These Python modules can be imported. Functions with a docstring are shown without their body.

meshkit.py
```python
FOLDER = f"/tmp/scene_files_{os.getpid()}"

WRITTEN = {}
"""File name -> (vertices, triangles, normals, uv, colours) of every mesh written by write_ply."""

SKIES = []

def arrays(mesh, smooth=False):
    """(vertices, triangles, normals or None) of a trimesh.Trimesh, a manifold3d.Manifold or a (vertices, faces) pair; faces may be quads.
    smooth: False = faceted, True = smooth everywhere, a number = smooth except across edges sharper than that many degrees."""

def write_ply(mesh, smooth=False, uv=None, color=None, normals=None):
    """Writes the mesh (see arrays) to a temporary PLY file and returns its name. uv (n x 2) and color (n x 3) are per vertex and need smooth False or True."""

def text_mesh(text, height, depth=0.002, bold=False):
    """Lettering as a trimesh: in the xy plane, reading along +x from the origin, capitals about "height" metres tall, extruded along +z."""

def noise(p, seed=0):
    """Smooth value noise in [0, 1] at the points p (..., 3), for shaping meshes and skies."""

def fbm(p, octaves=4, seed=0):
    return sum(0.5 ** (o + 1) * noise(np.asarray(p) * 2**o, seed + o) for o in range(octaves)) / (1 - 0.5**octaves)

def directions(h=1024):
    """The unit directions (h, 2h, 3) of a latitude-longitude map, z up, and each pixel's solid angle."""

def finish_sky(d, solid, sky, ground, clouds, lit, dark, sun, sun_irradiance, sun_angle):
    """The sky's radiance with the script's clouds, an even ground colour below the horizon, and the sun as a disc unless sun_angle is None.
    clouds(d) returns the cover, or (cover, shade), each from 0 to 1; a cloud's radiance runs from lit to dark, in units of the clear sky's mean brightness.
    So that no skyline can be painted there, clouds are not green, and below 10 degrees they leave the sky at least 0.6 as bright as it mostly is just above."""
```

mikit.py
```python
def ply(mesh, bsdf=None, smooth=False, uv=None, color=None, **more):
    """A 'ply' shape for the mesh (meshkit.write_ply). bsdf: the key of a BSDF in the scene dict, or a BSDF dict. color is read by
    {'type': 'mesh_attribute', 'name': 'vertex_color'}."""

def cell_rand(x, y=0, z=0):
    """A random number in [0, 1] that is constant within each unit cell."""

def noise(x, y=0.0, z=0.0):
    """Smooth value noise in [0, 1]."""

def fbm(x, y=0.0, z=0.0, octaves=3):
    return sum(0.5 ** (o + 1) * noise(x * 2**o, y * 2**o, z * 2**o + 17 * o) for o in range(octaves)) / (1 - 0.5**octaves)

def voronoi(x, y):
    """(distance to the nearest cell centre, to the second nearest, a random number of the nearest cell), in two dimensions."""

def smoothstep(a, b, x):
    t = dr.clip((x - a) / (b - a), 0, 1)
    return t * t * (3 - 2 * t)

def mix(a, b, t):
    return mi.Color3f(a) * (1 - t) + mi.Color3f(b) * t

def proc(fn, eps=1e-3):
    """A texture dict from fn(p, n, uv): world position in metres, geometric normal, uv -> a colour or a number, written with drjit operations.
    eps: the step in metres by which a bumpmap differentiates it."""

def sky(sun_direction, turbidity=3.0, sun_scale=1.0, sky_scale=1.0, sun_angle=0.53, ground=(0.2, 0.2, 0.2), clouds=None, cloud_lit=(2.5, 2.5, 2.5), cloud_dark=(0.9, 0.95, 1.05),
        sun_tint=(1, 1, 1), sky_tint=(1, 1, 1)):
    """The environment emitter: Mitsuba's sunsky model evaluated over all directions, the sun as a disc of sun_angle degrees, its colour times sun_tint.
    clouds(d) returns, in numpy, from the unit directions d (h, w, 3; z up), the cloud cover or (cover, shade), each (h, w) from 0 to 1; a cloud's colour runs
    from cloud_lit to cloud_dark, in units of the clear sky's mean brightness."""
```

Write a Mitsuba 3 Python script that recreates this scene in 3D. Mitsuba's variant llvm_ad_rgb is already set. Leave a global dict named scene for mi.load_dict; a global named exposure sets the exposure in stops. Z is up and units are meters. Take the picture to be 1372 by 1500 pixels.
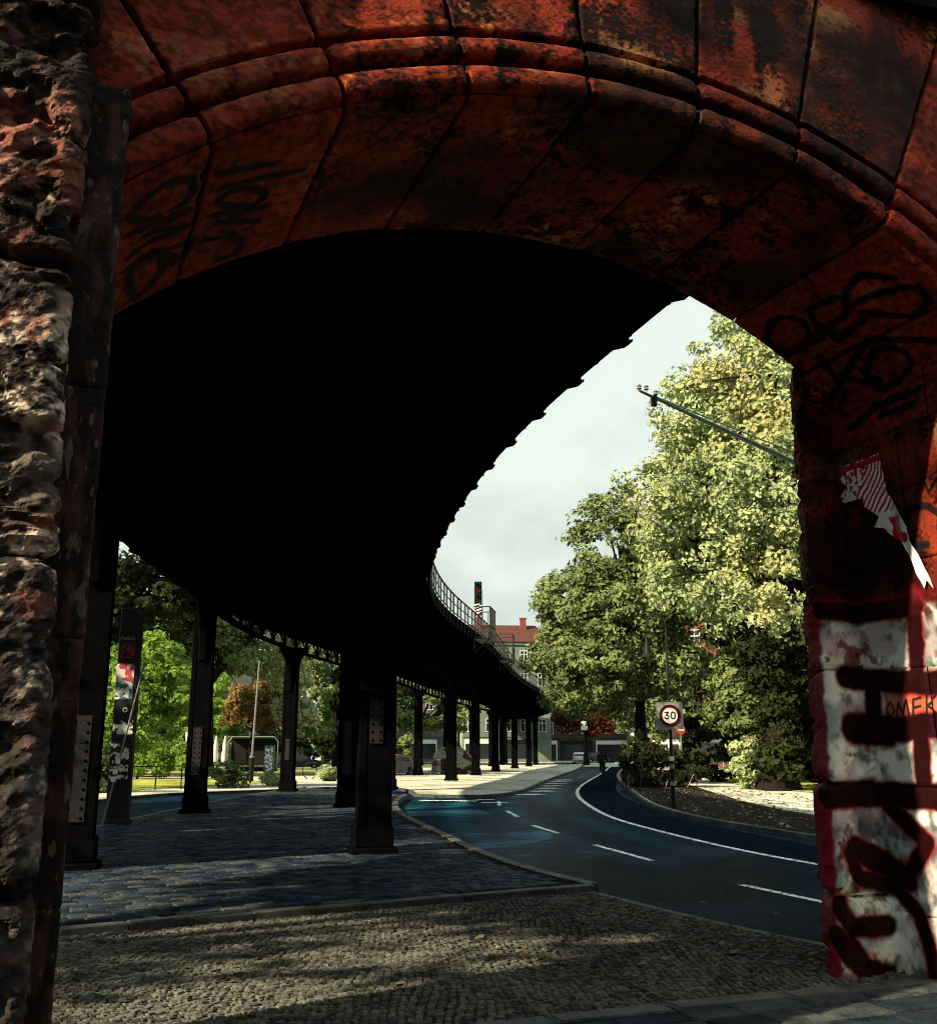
import math, random
import numpy as np, trimesh, shapely, manifold3d as m3
from shapely.geometry import Polygon
from scipy.interpolate import CubicSpline
import drjit as dr, mitsuba as mi
import mikit, meshkit
from mikit import noise, fbm, voronoi, cell_rand, smoothstep, mix, proc

# ---------------------------------------------------------------- camera, light, exposure
T = mi.ScalarTransform4f
scene, labels = {}, {}
PITCH = math.atan(350 / 1480)
scene['camera'] = {'type': 'perspective', 'fov': math.degrees(2 * math.atan(686 / 1480)), 'fov_axis': 'x', 'near_clip': 0.05, 'far_clip': 3000.0,
                   'to_world': T().look_at(origin=[0, 0, 1.6], target=[0, math.cos(PITCH), 1.6 + math.sin(PITCH)], up=[0, 0, 1])}
SUN = (-0.8 * 0.857, -0.6 * 0.857, 0.515)


def thin_cloud(d):
    n = meshkit.fbm(d * np.array([4.2, 4.2, 9.0]) + 5.3, 5, 3)
    f = meshkit.fbm(d * 26.0 + 1.7, 4, 8)
    shade = np.clip((n - 0.42) * 2.6 + (f - 0.5) * 1.1, 0, 1)
    return np.full(n.shape, 0.94), shade


scene['sky'] = mikit.sky(SUN, turbidity=3, sun_scale=1.0, sky_scale=0.42, clouds=thin_cloud, cloud_lit=(3.75, 4.12, 3.78), cloud_dark=(2.75, 3.02, 2.75), sun_tint=(0.96, 1.0, 0.91), ground=(0.08, 0.08, 0.08))
exposure = 2.9

# ---------------------------------------------------------------- helpers
YAW = -0.383                      # the stone portal is turned to the left; its own frame is (a along the wall, b into it, z)
RT = np.array([math.cos(YAW), -math.sin(YAW), 0.0])
AX = np.array([math.sin(YAW), math.cos(YAW), 0.0])
RING, XC, ZC, NEAR, FAR = 4.46, 3.078, 0.917, 4.686, 6.3
rng = np.random.default_rng(11)


def W(a, b, z):
    a, b, z = np.broadcast_arrays(np.asarray(a, float), np.asarray(b, float), np.asarray(z, float))
    return a[..., None] * RT + b[..., None] * AX + z[..., None] * np.array([0, 0, 1.0])


def key_for(name):
    if name not in scene and name not in labels:
        return name
    i = 1
    while f'{name}_{i:03d}' in scene or f'{name}_{i:03d}' in labels:
        i += 1
    return f'{name}_{i:03d}'


_counter = {}


def put(name, mesh, bsdf, parent=None, smooth=False, to=None, **lab):
    """One entry of the scene. mesh may be a shape dict already made (a copy shares it)."""
    base = (parent + '__' if parent else '') + name
    k = _counter.get(base, 0)
    _counter[base] = k + 1
    key = base if k == 0 else f'{base}_{k:03d}'
    d = dict(mesh) if isinstance(mesh, dict) else mikit.ply(mesh, bsdf, smooth=smooth)
    if isinstance(mesh, dict) and bsdf:
        d['bsdf'] = {'type': 'ref', 'id': bsdf}
    if to is not None:
        d['to_world'] = T(np.asarray(to.matrix if hasattr(to, 'matrix') else to, float))
    scene[key] = d
    if lab:
        labels[key] = lab
    return key


def thing(name, label, category, group=None):
    k = _counter.get(name, 0)
    _counter[name] = k + 1
    key = name if k == 0 else f'{name}_{k:03d}'
    labels[key] = {'label': label, 'category': category}
    if group:
        labels[key]['group'] = group
    return key


def place(x, y, z=0.0, rot=0.0, s=1.0):
    return T().translate([x, y, z]).rotate([0, 0, 1], math.degrees(rot)).scale(s)


def box(x0, x1, y0, y1, z0, z1):
    m = trimesh.creation.box([x1 - x0, y1 - y0, z1 - z0])
    m.apply_translation([(x0 + x1) / 2, (y0 + y1) / 2, (z0 + z1) / 2])
    return m


def cat(*ms):
    return trimesh.util.concatenate([m for x in ms for m in (x if isinstance(x, (list, tuple)) else [x])])


def cbox(x0, x1, y0, y1, z0, z1, c=0.01):
    """a box with chamfered edges"""
    pts = [(x, y, z) for x, ix in ((x0, 1), (x1, -1)) for y, iy in ((y0, 1), (y1, -1)) for z, iz in ((z0, 1), (z1, -1))
           for (x, y, z) in ((x + ix * c, y + iy * c, z), (x + ix * c, y, z + iz * c), (x, y + iy * c, z + iz * c))]
    return trimesh.convex.convex_hull(np.array(pts))


def tube(points, radii, sides=8, cap=True):
    p = np.asarray(points, float)
    r = np.broadcast_to(np.asarray(radii, float), (len(p),))
    t = np.gradient(p, axis=0)
    t /= np.linalg.norm(t, axis=1, keepdims=True) + 1e-12
    ref = np.array([0, 0, 1.0]) if abs(t[:, 2]).mean() < 0.8 else np.array([1.0, 0, 0])
    a = np.cross(t, ref)
    a /= np.linalg.norm(a, axis=1, keepdims=True) + 1e-12
    b = np.cross(t, a)
    ang = np.arange(sides) * 2 * np.pi / sides
    v = p[:, None] + r[:, None, None] * (np.cos(ang)[None, :, None] * a[:, None] + np.sin(ang)[None, :, None] * b[:, None])
    n = len(p)
    i, j = np.meshgrid(np.arange(n - 1), np.arange(sides), indexing='ij')
    q = np.stack([i * sides + j, i * sides + (j + 1) % sides, (i + 1) * sides + (j + 1) % sides, (i + 1) * sides + j], -1).reshape(-1, 4)
    f = np.vstack([q[:, [0, 2, 1]], q[:, [0, 3, 2]]])
    v = v.reshape(-1, 3)
    if cap:
        v = np.vstack([v, p[:1], p[-1:]])
        k = np.arange(sides)
        f = np.vstack([f, np.stack([k * 0 + n * sides, k, (k + 1) % sides], 1), np.stack([k * 0 + n * sides + 1, (n - 1) * sides + (k + 1) % sides, (n - 1) * sides + k], 1)])
    return trimesh.Trimesh(v, f, process=False)


def bar(p, q, w, h=None):
    """a square bar from p to q"""
    return tube([p, q], np.array([w, w]) * 0.707, 4)


def lathe(prof, n=20):
    prof = np.asarray(prof, float)
    return trimesh.creation.revolve(prof, sections=n)


def flat(poly, z, hole_z=None):
    """a polygon as one flat sheet, facing up"""
    P = poly if hasattr(poly, 'exterior') else Polygon(poly)
    v, f = trimesh.creation.triangulate_polygon(P, engine='earcut')
    v = np.column_stack([v, np.full(len(v), z)])
    m = trimesh.Trimesh(v, f, process=False)
    if m.face_normals[:, 2].mean() < 0:
        m.invert()
    return m


def slab(poly, z0, z1):
    m = trimesh.creation.extrude_polygon(Polygon(poly) if not hasattr(poly, 'exterior') else poly, z1 - z0, engine='earcut')
    m.apply_translation([0, 0, z0])
    return m


def ribbon(line, w0, w1, z):
    """a strip between offsets w0 and w1 to the right of a plan line"""
    p = np.asarray(line, float)
    t = np.gradient(p, axis=0)
    t /= np.linalg.norm(t, axis=1, keepdims=True)
    n = np.stack([t[:, 1], -t[:, 0]], 1)
    v = np.vstack([np.column_stack([p + n * w0, np.full(len(p), z)]), np.column_stack([p + n * w1, np.full(len(p), z)])])
    k = len(p)
    i = np.arange(k - 1)
    f = np.vstack([np.stack([i, i + k, i + 1], 1), np.stack([i + 1, i + k, i + k + 1], 1)])
    m = trimesh.Trimesh(v, f, process=False)
    if m.face_normals[:, 2].mean() < 0:
        m.invert()
    return m


def resample(line, step):
    p = np.asarray(line, float)
    d = np.r_[0, np.cumsum(np.linalg.norm(np.diff(p, axis=0), axis=1))]
    s = np.linspace(0, d[-1], max(2, int(round(d[-1] / step)) + 1))
    return np.stack([np.interp(s, d, p[:, k]) for k in range(p.shape[1])], 1)


def smooth_line(line, step):
    p = np.asarray(line, float)
    d = np.r_[0, np.cumsum(np.linalg.norm(np.diff(p, axis=0), axis=1))]
    cs = CubicSpline(d, p)
    return cs(np.linspace(0, d[-1], max(3, int(d[-1] / step))))

# ---------------------------------------------------------------- materials


def mat(key, color, rough=0.8, bump=None, bscale=1.0, eps=2e-3, **more):
    c = proc(color) if callable(color) else {'type': 'rgb', 'value': list(color)}
    b = {'type': 'principled', 'base_color': c, 'roughness': rough if not callable(rough) else proc(rough), 'specular': more.pop('specular', 0.12), **more}
    if bump is not None:
        b = {'type': 'bumpmap', 'arbitrary': proc(bump, eps), 'scale': bscale, 'bsdf': b}
    scene[key] = {'type': 'twosided', 'bsdf': b}


def leafmat(key, color, trans=0.9, rough=0.55):
    scene[key] = {'type': 'principledthin', 'base_color': proc(color) if callable(color) else {'type': 'rgb', 'value': list(color)}, 'roughness': rough, 'diff_trans': trans, 'spec_reflect': 0.2} if False else \
        {'type': 'principledthin', 'base_color': proc(color) if callable(color) else {'type': 'rgb', 'value': list(color)}, 'roughness': rough, 'diff_trans': trans}


def local(p):
    return p.x * RT[0] + p.y * RT[1], p.x * AX[0] + p.y * AX[1], p.z


def stone_rgb(p, warm=1.0):
    a, b, z = local(p)
    big = fbm(p.x * 1.1 + 5, p.y * 1.1, p.z * 1.1, 3)
    mid = fbm(p.x * 5.0, p.y * 5.0 + 9, p.z * 4.0, 4)
    streak = fbm(a * 14.0, b * 14.0, z * 1.1, 3)
    fine = fbm(p.x * 38, p.y * 38, p.z * 38, 2)
    t = smoothstep(0.41, 0.64, big * 0.36 + mid * 0.32 + streak * 0.38 + (fine - 0.5) * 0.34)
    c = mix((0.008, 0.0022, 0.0024), (0.27, 0.036, 0.016), t)
    pale = smoothstep(0.57, 0.70, fbm(p.x * 2.0 + 31, p.y * 2.0, p.z * 2.6, 3) * 0.55 + streak * 0.32 + fine * 0.16)
    c = mix(c, (0.66, 0.30, 0.14), pale * 0.8)
    soot = smoothstep(0.44, 0.64, fbm(p.x * 1.7 + 80, p.y * 1.7, p.z * 1.3, 4) * 0.8 + (streak - 0.5) * 0.35 + (fine - 0.5) * 0.16 + 0.1)
    c = mix(c, (0.010, 0.005, 0.005), soot * 0.9)
    pit = smoothstep(0.66, 0.72, fbm(p.x * 60, p.y * 60, p.z * 60, 2))
    return mix(c, (0.010, 0.005, 0.005), pit * 0.5)


def stone_bump(p, n, uv):
    return fbm(p.x * 9, p.y * 9, p.z * 9, 4) * 0.012 + fbm(p.x * 70, p.y * 70, p.z * 70, 2) * 0.0035


def strokes(u, v, lines, width=None):
    """the distance to the nearest of the given strokes, less the stroke's half width"""
    d = mi.Float(9)
    for pts, w in lines:
        for (x0, y0), (x1, y1) in zip(pts[:-1], pts[1:]):
            dx, dy = x1 - x0, y1 - y0
            l2 = max(dx * dx + dy * dy, 1e-9)
            t = dr.clip(((u - x0) * dx + (v - y0) * dy) / l2, 0, 1)
            d = dr.minimum(d, dr.sqrt(dr.square(u - x0 - t * dx) + dr.square(v - y0 - t * dy)) - w)
    return d
LT=[[(-3.015,5.192),(-3.143,5.126),(-3.199,5.008),(-3.151,4.942),(-3.027,4.849),(-2.897,4.889),(-2.811,4.982),(-2.795,5.088),(-2.839,5.169),(-2.911,5.195)],[(-3.19,5.234),(-2.804,5.289),(-3.08,5.384),(-2.785,5.49),(-3.163,5.552)],[(-3.192,5.697),(-2.941,5.676),(-2.721,5.76),(-2.738,5.897),(-2.791,5.977),(-2.92,5.675)],[(-2.935,5.72),(-2.889,5.949),(-2.952,6.146),(-3.053,6.219),(-3.139,5.964),(-3.143,5.791),(-3.093,5.663),(-2.943,5.654)],[(-2.612,5.182),(-2.089,5.263)],[(-2.664,4.989),(-2.309,5.096)],[(-2.618,5.489),(-2.234,5.619)],[(-2.284,5.442),(-2.287,5.499),(-2.331,5.528),(-2.406,5.519),(-2.489,5.473),(-2.558,5.404),(-2.594,5.333),(-2.588,5.281),(-2.543,5.26),(-2.471,5.272),(-2.39,5.313),(-2.322,5.374),(-2.284,5.442)],[(-2.234,5.619),(-2.555,5.626),(-2.258,5.797)],[(-2.628,5.805),(-2.431,5.868),(-2.318,6.025),(-2.33,6.189),(-2.457,6.209)]]
RT_TAG=[[(2.348,5.968),(2.385,6.071),(2.375,6.172),(2.321,6.243),(2.235,6.261),(2.142,6.221),(2.068,6.135),(2.033,6.029),(2.046,5.933),(2.102,5.871),(2.186,5.855),(2.275,5.891),(2.348,5.968)],[(2.341,5.794),(2.105,5.705),(2.123,5.401)],[(2.105,5.705),(2.38,5.836),(2.345,5.998)],[(2.283,5.733),(2.461,5.754),(2.4,5.404)],[(2.324,5.721),(2.284,5.466)],[(2.222,4.941),(2.066,5.092),(2.118,5.319),(2.237,5.418),(2.27,5.104),(2.377,4.862),(2.527,4.887),(2.579,5.091),(2.344,5.374)],[(2.527,6.019),(2.727,6.052),(3.07,6.212)],[(2.902,6.254),(2.597,5.624),(2.597,5.52),(2.588,5.801)],[(2.916,5.407),(2.997,5.487),(3.045,5.598),(3.048,5.713),(3.003,5.799),(2.921,5.831),(2.825,5.797),(2.742,5.708),(2.696,5.591),(2.697,5.481),(2.745,5.403),(2.825,5.377),(2.916,5.407)],[(2.756,5.996),(3.03,5.792)],[(2.792,5.811),(3.019,5.756)],[(2.607,5.479),(2.83,5.106)],[(3.251,6.122),(3.163,5.805),(3.173,5.393)],[(3.255,5.78),(3.259,5.462)]]
SP=[([(-0.372,2.68),(0.6,2.65)],0.07),([(0.59,2.69),(0.53,2.17)],0.065),([(-0.195,2.16),(0.23,2.12),(0.7,2.08)],0.079),([(0.07,2.12),(0.04,1.73)],0.07),([(-0.173,1.77),(0.17,1.75)],0.107),([(0.03,1.74),(0.65,1.78)],0.084),([(0.49,1.77),(0.45,1.33)],0.07),([(-0.526,1.27),(0.56,1.28)],0.084),([(0.07,1.21),(0.41,0.95),(0.18,0.67)],0.061),([(-0.284,0.88),(0.18,0.67)],0.084),([(-0.345,0.85),(-0.293,0.68),(0.04,0.6)],0.056),([(0.04,0.61),(0.24,0.44),(0.32,0.17),(0.32,-0.06)],0.056),([(-0.512,0.48),(-0.399,0.33),(-0.079,0.33)],0.07),([(-0.562,0.27),(-0.322,0.04),(-0.136,-0.03)],0.084),([(-0.559,-0.1),(-0.19,-0.34)],0.075),([(-0.243,2.43),(-0.697,-0.29)],0.0)]
BK=[([(-0.075,2.82),(0.13,3.08),(0.35,3.2),(0.48,3.13),(0.49,3.05)],0.022),([(0.34,3.15),(0.4,2.87)],0.022),([(0.01,2.84),(0.2,2.97)],0.018),([(0.79,3.08),(0.69,3.09),(0.61,3.17),(0.59,3.26),(0.64,3.35),(0.74,3.38),(0.84,3.36),(0.92,3.29)],0.026),([(0.16,3.43),(0.2,3.44),(0.22,3.41),(0.19,3.37),(0.15,3.35)],0.005),([(0.23,3.44),(0.26,3.41),(0.29,3.45),(0.29,3.41),(0.32,3.45),(0.34,3.42),(0.37,3.46),(0.37,3.39)],0.005),([(0.16,3.34),(0.31,3.39)],0.005),([(0.5,3.54),(0.57,3.55),(0.62,3.51),(0.69,3.55),(0.79,3.55),(0.97,3.59)],0.007),([(0.74,3.47),(0.84,3.56),(0.87,3.45),(0.96,3.54)],0.011),([(0.23,1.96),(0.18,1.91),(0.21,1.84),(0.26,1.89),(0.24,1.95)],0.009),([(0.27,1.84),(0.31,1.95),(0.34,1.87),(0.39,1.97),(0.4,1.85)],0.009),([(0.53,1.98),(0.46,1.97),(0.44,1.85),(0.52,1.86)],0.009),([(0.45,1.91),(0.52,1.92)],0.009),([(0.59,1.99),(0.57,1.85)],0.009),([(0.68,2.0),(0.59,1.92),(0.66,1.86)],0.009)]
PO=[(0.03,3.86),(0.48,3.86),(0.5,3.66),(0.5,3.54),(0.55,3.46),(0.59,3.37),(0.65,3.24),(0.67,3.12),(0.74,2.98),(0.82,2.75),(0.76,2.82),(0.74,2.76),(0.67,2.89),(0.64,3.02),(0.59,3.14),(0.48,3.22),(0.44,3.27),(0.34,3.3),(0.4,3.37),(0.27,3.48),(0.27,3.55),(0.04,3.56),(0.02,3.62),(0.1,3.68),(0.05,3.74)]


def soffit_s(p):
    a, b, z = local(p)
    th = dr.atan2(a - XC, z - ZC)
    s = RING * th
    return dr.select((a > 5.0) & (z < 4.44), 2.973 + (4.44 - z), s), b


def tagged(lines, w):
    lines = [(l, w) for l in lines]

    def fn(p, n, uv):
        s, b = soffit_s(p)
        wob = fbm(p.x * 18, p.y * 18, p.z * 18, 2)
        d = strokes(s, b, lines) + (wob - 0.5) * 0.03
        body = 1 - smoothstep(-0.012, 0.02, d)
        fine = fbm(p.x * 30, p.y * 30, p.z * 30, 3)
        base = mix(stone_rgb(p), mix((0.12, 0.014, 0.007), (0.50, 0.062, 0.030), smoothstep(0.38, 0.66, fine * 0.6 + wob * 0.4)), 0.5)
        return mix(base, (0.003, 0.002, 0.003), body * 0.97)
    return fn


WHITE = 2.66


def pier_uv(p):
    a, b, z = local(p)
    seam = 5.82 - (z - 4.03) * 0.0457
    return (FAR - b) - dr.maximum(seam - a, 0.0), z


def pier_rgb(p, n, uv):
    s, z = pier_uv(p)
    wob = (fbm(p.x * 11, p.y * 11, p.z * 11, 3) - 0.5) * 0.06
    base = stone_rgb(p)
    # rolled-on white, teal and violet under the piece, chipped back to the stone in places
    patch = fbm(p.x * 3.4 + 3, p.y * 3.4, p.z * 3.0, 4)
    chip = smoothstep(0.56, 0.61, fbm(p.x * 9, p.y * 9, p.z * 7, 4) * 0.5 + patch * 0.5)
    teal = smoothstep(0.44, 0.58, fbm(p.x * 2.7 + 11, p.y * 2.7, p.z * 2.2, 3))
    paint = mix((0.86, 0.90, 0.86), (0.13, 0.26, 0.27), teal * 0.7)
    violet = smoothstep(0.50, 0.62, fbm(p.x * 3.3, p.y * 3.3 + 40, p.z * 3.3, 3))
    paint = mix(paint, (0.34, 0.16, 0.24), violet * 0.55)
    ochre = 1 - smoothstep(-0.1, 0.25, z + wob * 3)
    paint = mix(paint, (0.50, 0.42, 0.22), ochre * 0.7)
    grime = smoothstep(0.45, 0.64, fbm(p.x * 16, p.y * 16, p.z * 9, 4) * 0.55 + fbm(p.x * 2.2, p.y * 2.2 + 70, p.z * 2.2, 3) * 0.45)
    paint = mix(paint, (0.06, 0.055, 0.06), grime * 0.85)
    low = (1 - smoothstep(WHITE - 0.03, WHITE + 0.03, z + wob)) * (1 - chip * 0.85)
    c = mix(base, paint, low)
    # the red panel behind the small lettering
    panel = smoothstep(0.0, 0.05, 0.27 - abs(s - 0.45) + wob) * smoothstep(0.0, 0.04, 0.13 - abs(z - 1.93) + wob)
    c = mix(c, (0.42, 0.10, 0.05), panel * 0.85)
    # the big dark red piece: a soft red haze round a near black line
    d = strokes(s, z, SP[:-1]) + wob * 0.6
    rim = 0.015 - (0.596 - 0.0697 * z)
    edge = dr.select(z < 2.75, s - rim + wob * 1.4, 9.0)
    haze = 1 - smoothstep(0.0, 0.045, dr.minimum(d, edge))
    c = mix(c, (0.20, 0.003, 0.014), haze * 0.94)
    c = mix(c, (0.007, 0.001, 0.002), (1 - smoothstep(-0.008, 0.016, d)) * 0.96)
    side = smoothstep(2.55, 2.9, z + wob) * (1 - smoothstep(2.9, 3.05, z + wob)) * smoothstep(0.05, 0.3, s)
    c = mix(c, (0.16, 0.010, 0.014), side * smoothstep(0.40, 0.58, patch) * 0.8)
    k = strokes(s, z, BK) + wob * 0.12
    return mix(c, (0.006, 0.006, 0.008), (1 - smoothstep(-0.004, 0.006, k)) * 0.95)


def rough_rgb(p, n, uv):
    m = fbm(p.x * 4 + 2, p.y * 4, p.z * 3.2, 4)
    f = fbm(p.x * 26, p.y * 26, p.z * 26, 3)
    c = mix((0.022, 0.014, 0.014), (0.62, 0.51, 0.43), smoothstep(0.47, 0.63, m * 0.62 + f * 0.42 - 0.02 + 0.05 * smoothstep(1.9, 2.5, p.z) * (1 - smoothstep(3.4, 3.8, p.z))))  # paler at mid height: sunlit highlights painted into the stone colour
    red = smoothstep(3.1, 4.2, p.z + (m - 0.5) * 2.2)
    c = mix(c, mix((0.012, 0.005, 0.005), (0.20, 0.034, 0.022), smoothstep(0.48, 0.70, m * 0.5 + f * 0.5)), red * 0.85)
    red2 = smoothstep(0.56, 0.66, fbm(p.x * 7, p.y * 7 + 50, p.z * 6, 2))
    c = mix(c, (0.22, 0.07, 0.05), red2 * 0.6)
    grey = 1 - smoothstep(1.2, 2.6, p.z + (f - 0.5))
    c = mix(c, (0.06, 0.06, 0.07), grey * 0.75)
    soot = smoothstep(0.43, 0.56, fbm(p.x * 4.5 + 60, p.y * 3, p.z * 2.2, 4))
    return mix(c, (0.012, 0.009, 0.009), soot * 0.88)


def margin_rgb(p, n, uv):
    f = fbm(p.x * 20, p.y * 20, p.z * 5, 3)
    c = mix((0.010, 0.006, 0.006), (0.06, 0.024, 0.022), smoothstep(0.42, 0.68, f))
    return mix(c, (0.16, 0.12, 0.11), smoothstep(0.62, 0.72, fbm(p.x * 30, p.y * 30, p.z * 9, 3)) * 0.6)


mat('stone', lambda p, n, uv: stone_rgb(p), 0.75, stone_bump)
mat('stone_tag_left', tagged(LT, 0.033), 0.75, stone_bump)
mat('stone_tag_right', tagged(RT_TAG, 0.032), 0.75, stone_bump)
mat('pier_paint', pier_rgb, 0.6, stone_bump, specular=0.06)
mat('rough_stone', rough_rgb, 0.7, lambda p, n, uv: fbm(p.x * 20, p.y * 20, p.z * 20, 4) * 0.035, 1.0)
mat('margin_stone', margin_rgb, 0.7, stone_bump)
mat('mortar', (0.012, 0.009, 0.009), 0.95)

# ---------------------------------------------------------------- the stone portal
PORTAL = thing('stone_portal', 'dark red sandstone arch with moulded rim and graffiti framing the whole street view', 'stone arch')


def wear(q, amp, seed=0):
    """weathering depth at points q, in metres"""
    return (meshkit.fbm(q * 5.0, 3, seed) - 0.5) * 2 * amp + (meshkit.fbm(q * 19.0, 3, seed + 5) - 0.5) * 2 * amp * 0.6


def ring_profile():
    pr = [(RING, b) for b in np.linspace(FAR, NEAR + 0.06, 48)]
    pr += [(RING + 0.012, NEAR + 0.03), (RING + 0.03, NEAR + 0.012)]
    pr.append((RING + 0.035, NEAR + 0.05))
    for r0, r1 in ((RING + 0.042, RING + 0.19), (RING + 0.235, RING + 0.37)):
        for t in np.linspace(0, np.pi, 11):
            pr.append(((r0 + r1) / 2 - math.cos(t) * (r1 - r0) / 2, NEAR - 0.06 * math.sin(t) ** 0.55))
        pr += [(r1 + 0.002, NEAR + 0.05), (r1 + 0.012, NEAR + 0.075), (r1 + 0.034, NEAR + 0.075)]
    pr += [(RING + 0.412, NEAR + 0.05), (RING + 0.418, NEAR - 0.02), (RING + 0.43, NEAR - 0.03), (RING + 0.45, NEAR - 0.03)]
    pr += [(r, NEAR - 0.03) for r in np.arange(RING + 0.47, 6.4, 0.035)] + [(r, NEAR - 0.03) for r in np.linspace(6.5, 8.2, 8)]
    return np.array(pr)


def sheet(P, N, nx, ny):
    """a grid of points P (nx, ny, 3) as a mesh whose faces look along N"""
    i, j = np.meshgrid(np.arange(nx - 1), np.arange(ny - 1), indexing='ij')
    k = i * ny + j
    q = np.stack([k, k + ny, k + ny + 1, k + 1], -1).reshape(-1, 4)
    m = trimesh.Trimesh(P.reshape(-1, 3), np.vstack([q[:, [0, 1, 2]], q[:, [0, 2, 3]]]), process=False)
    if (m.face_normals * np.repeat(N.reshape(nx, ny, 3)[:-1, :-1].reshape(-1, 3), 2, 0)[np.r_[0:2 * len(q):2, 1:2 * len(q):2]]).sum() < 0:
        m.invert()
    return m


def profile_normals(pr):
    t = np.gradient(pr, axis=0)
    n = np.stack([t[:, 1], -t[:, 0]], 1)
    n /= np.linalg.norm(n, axis=1, keepdims=True) + 1e-9
    if n[0, 0] > 0:
        n = -n
    return n


PR = ring_profile()
PN = profile_normals(PR)
JOINTS = [-43.0, -35.2, -25.1, -15.4, -5.4, 4.3, 13.7, 23.6, 33.4, 38.0]


def polar(th, r, b):
    return W(XC + np.sin(th) * r, b, ZC + np.cos(th) * r)


def voussoir(t0, t1, seed):
    t0, t1 = math.radians(t0), math.radians(t1)
    gap = 0.011 / RING
    e = np.array([0, 0.003, 0.008, 0.022]) / RING
    th = np.r_[t0 + gap + e, np.linspace(t0 + gap + 0.045 / RING, t1 - gap - 0.045 / RING, 24), t1 - gap - e[::-1]]
    pull = np.r_[[0.035, 0.006, 0.001, 0.0], np.zeros(24), [0.0, 0.001, 0.006, 0.035]]
    near_edge = np.r_[[1, 1, 0.9, 0.6], np.zeros(24), [0.6, 0.9, 1, 1]]
    TH, R_ = np.meshgrid(th, PR[:, 0], indexing='ij')
    B_ = np.broadcast_to(PR[:, 1], TH.shape)
    N = polar(TH, PN[:, 0] + 0 * TH, B_ * 0 + PN[:, 1]) - polar(TH, 0 * TH, 0 * TH)
    P = polar(TH, R_, B_)
    d = wear(P, 0.007) - pull[:, None]
    d += -np.clip(meshkit.fbm(P * 2.3 + seed * 7.0, 3, 4) - 0.58, 0, 1) * 0.10          # spalls
    d -= near_edge[:, None] * np.clip(meshkit.fbm(P * 17.0 + seed, 3, 9) - 0.52, 0, 1) * 0.09   # chipped edges
    return sheet(P + N * d[..., None], N, len(th), len(PR))


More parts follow.
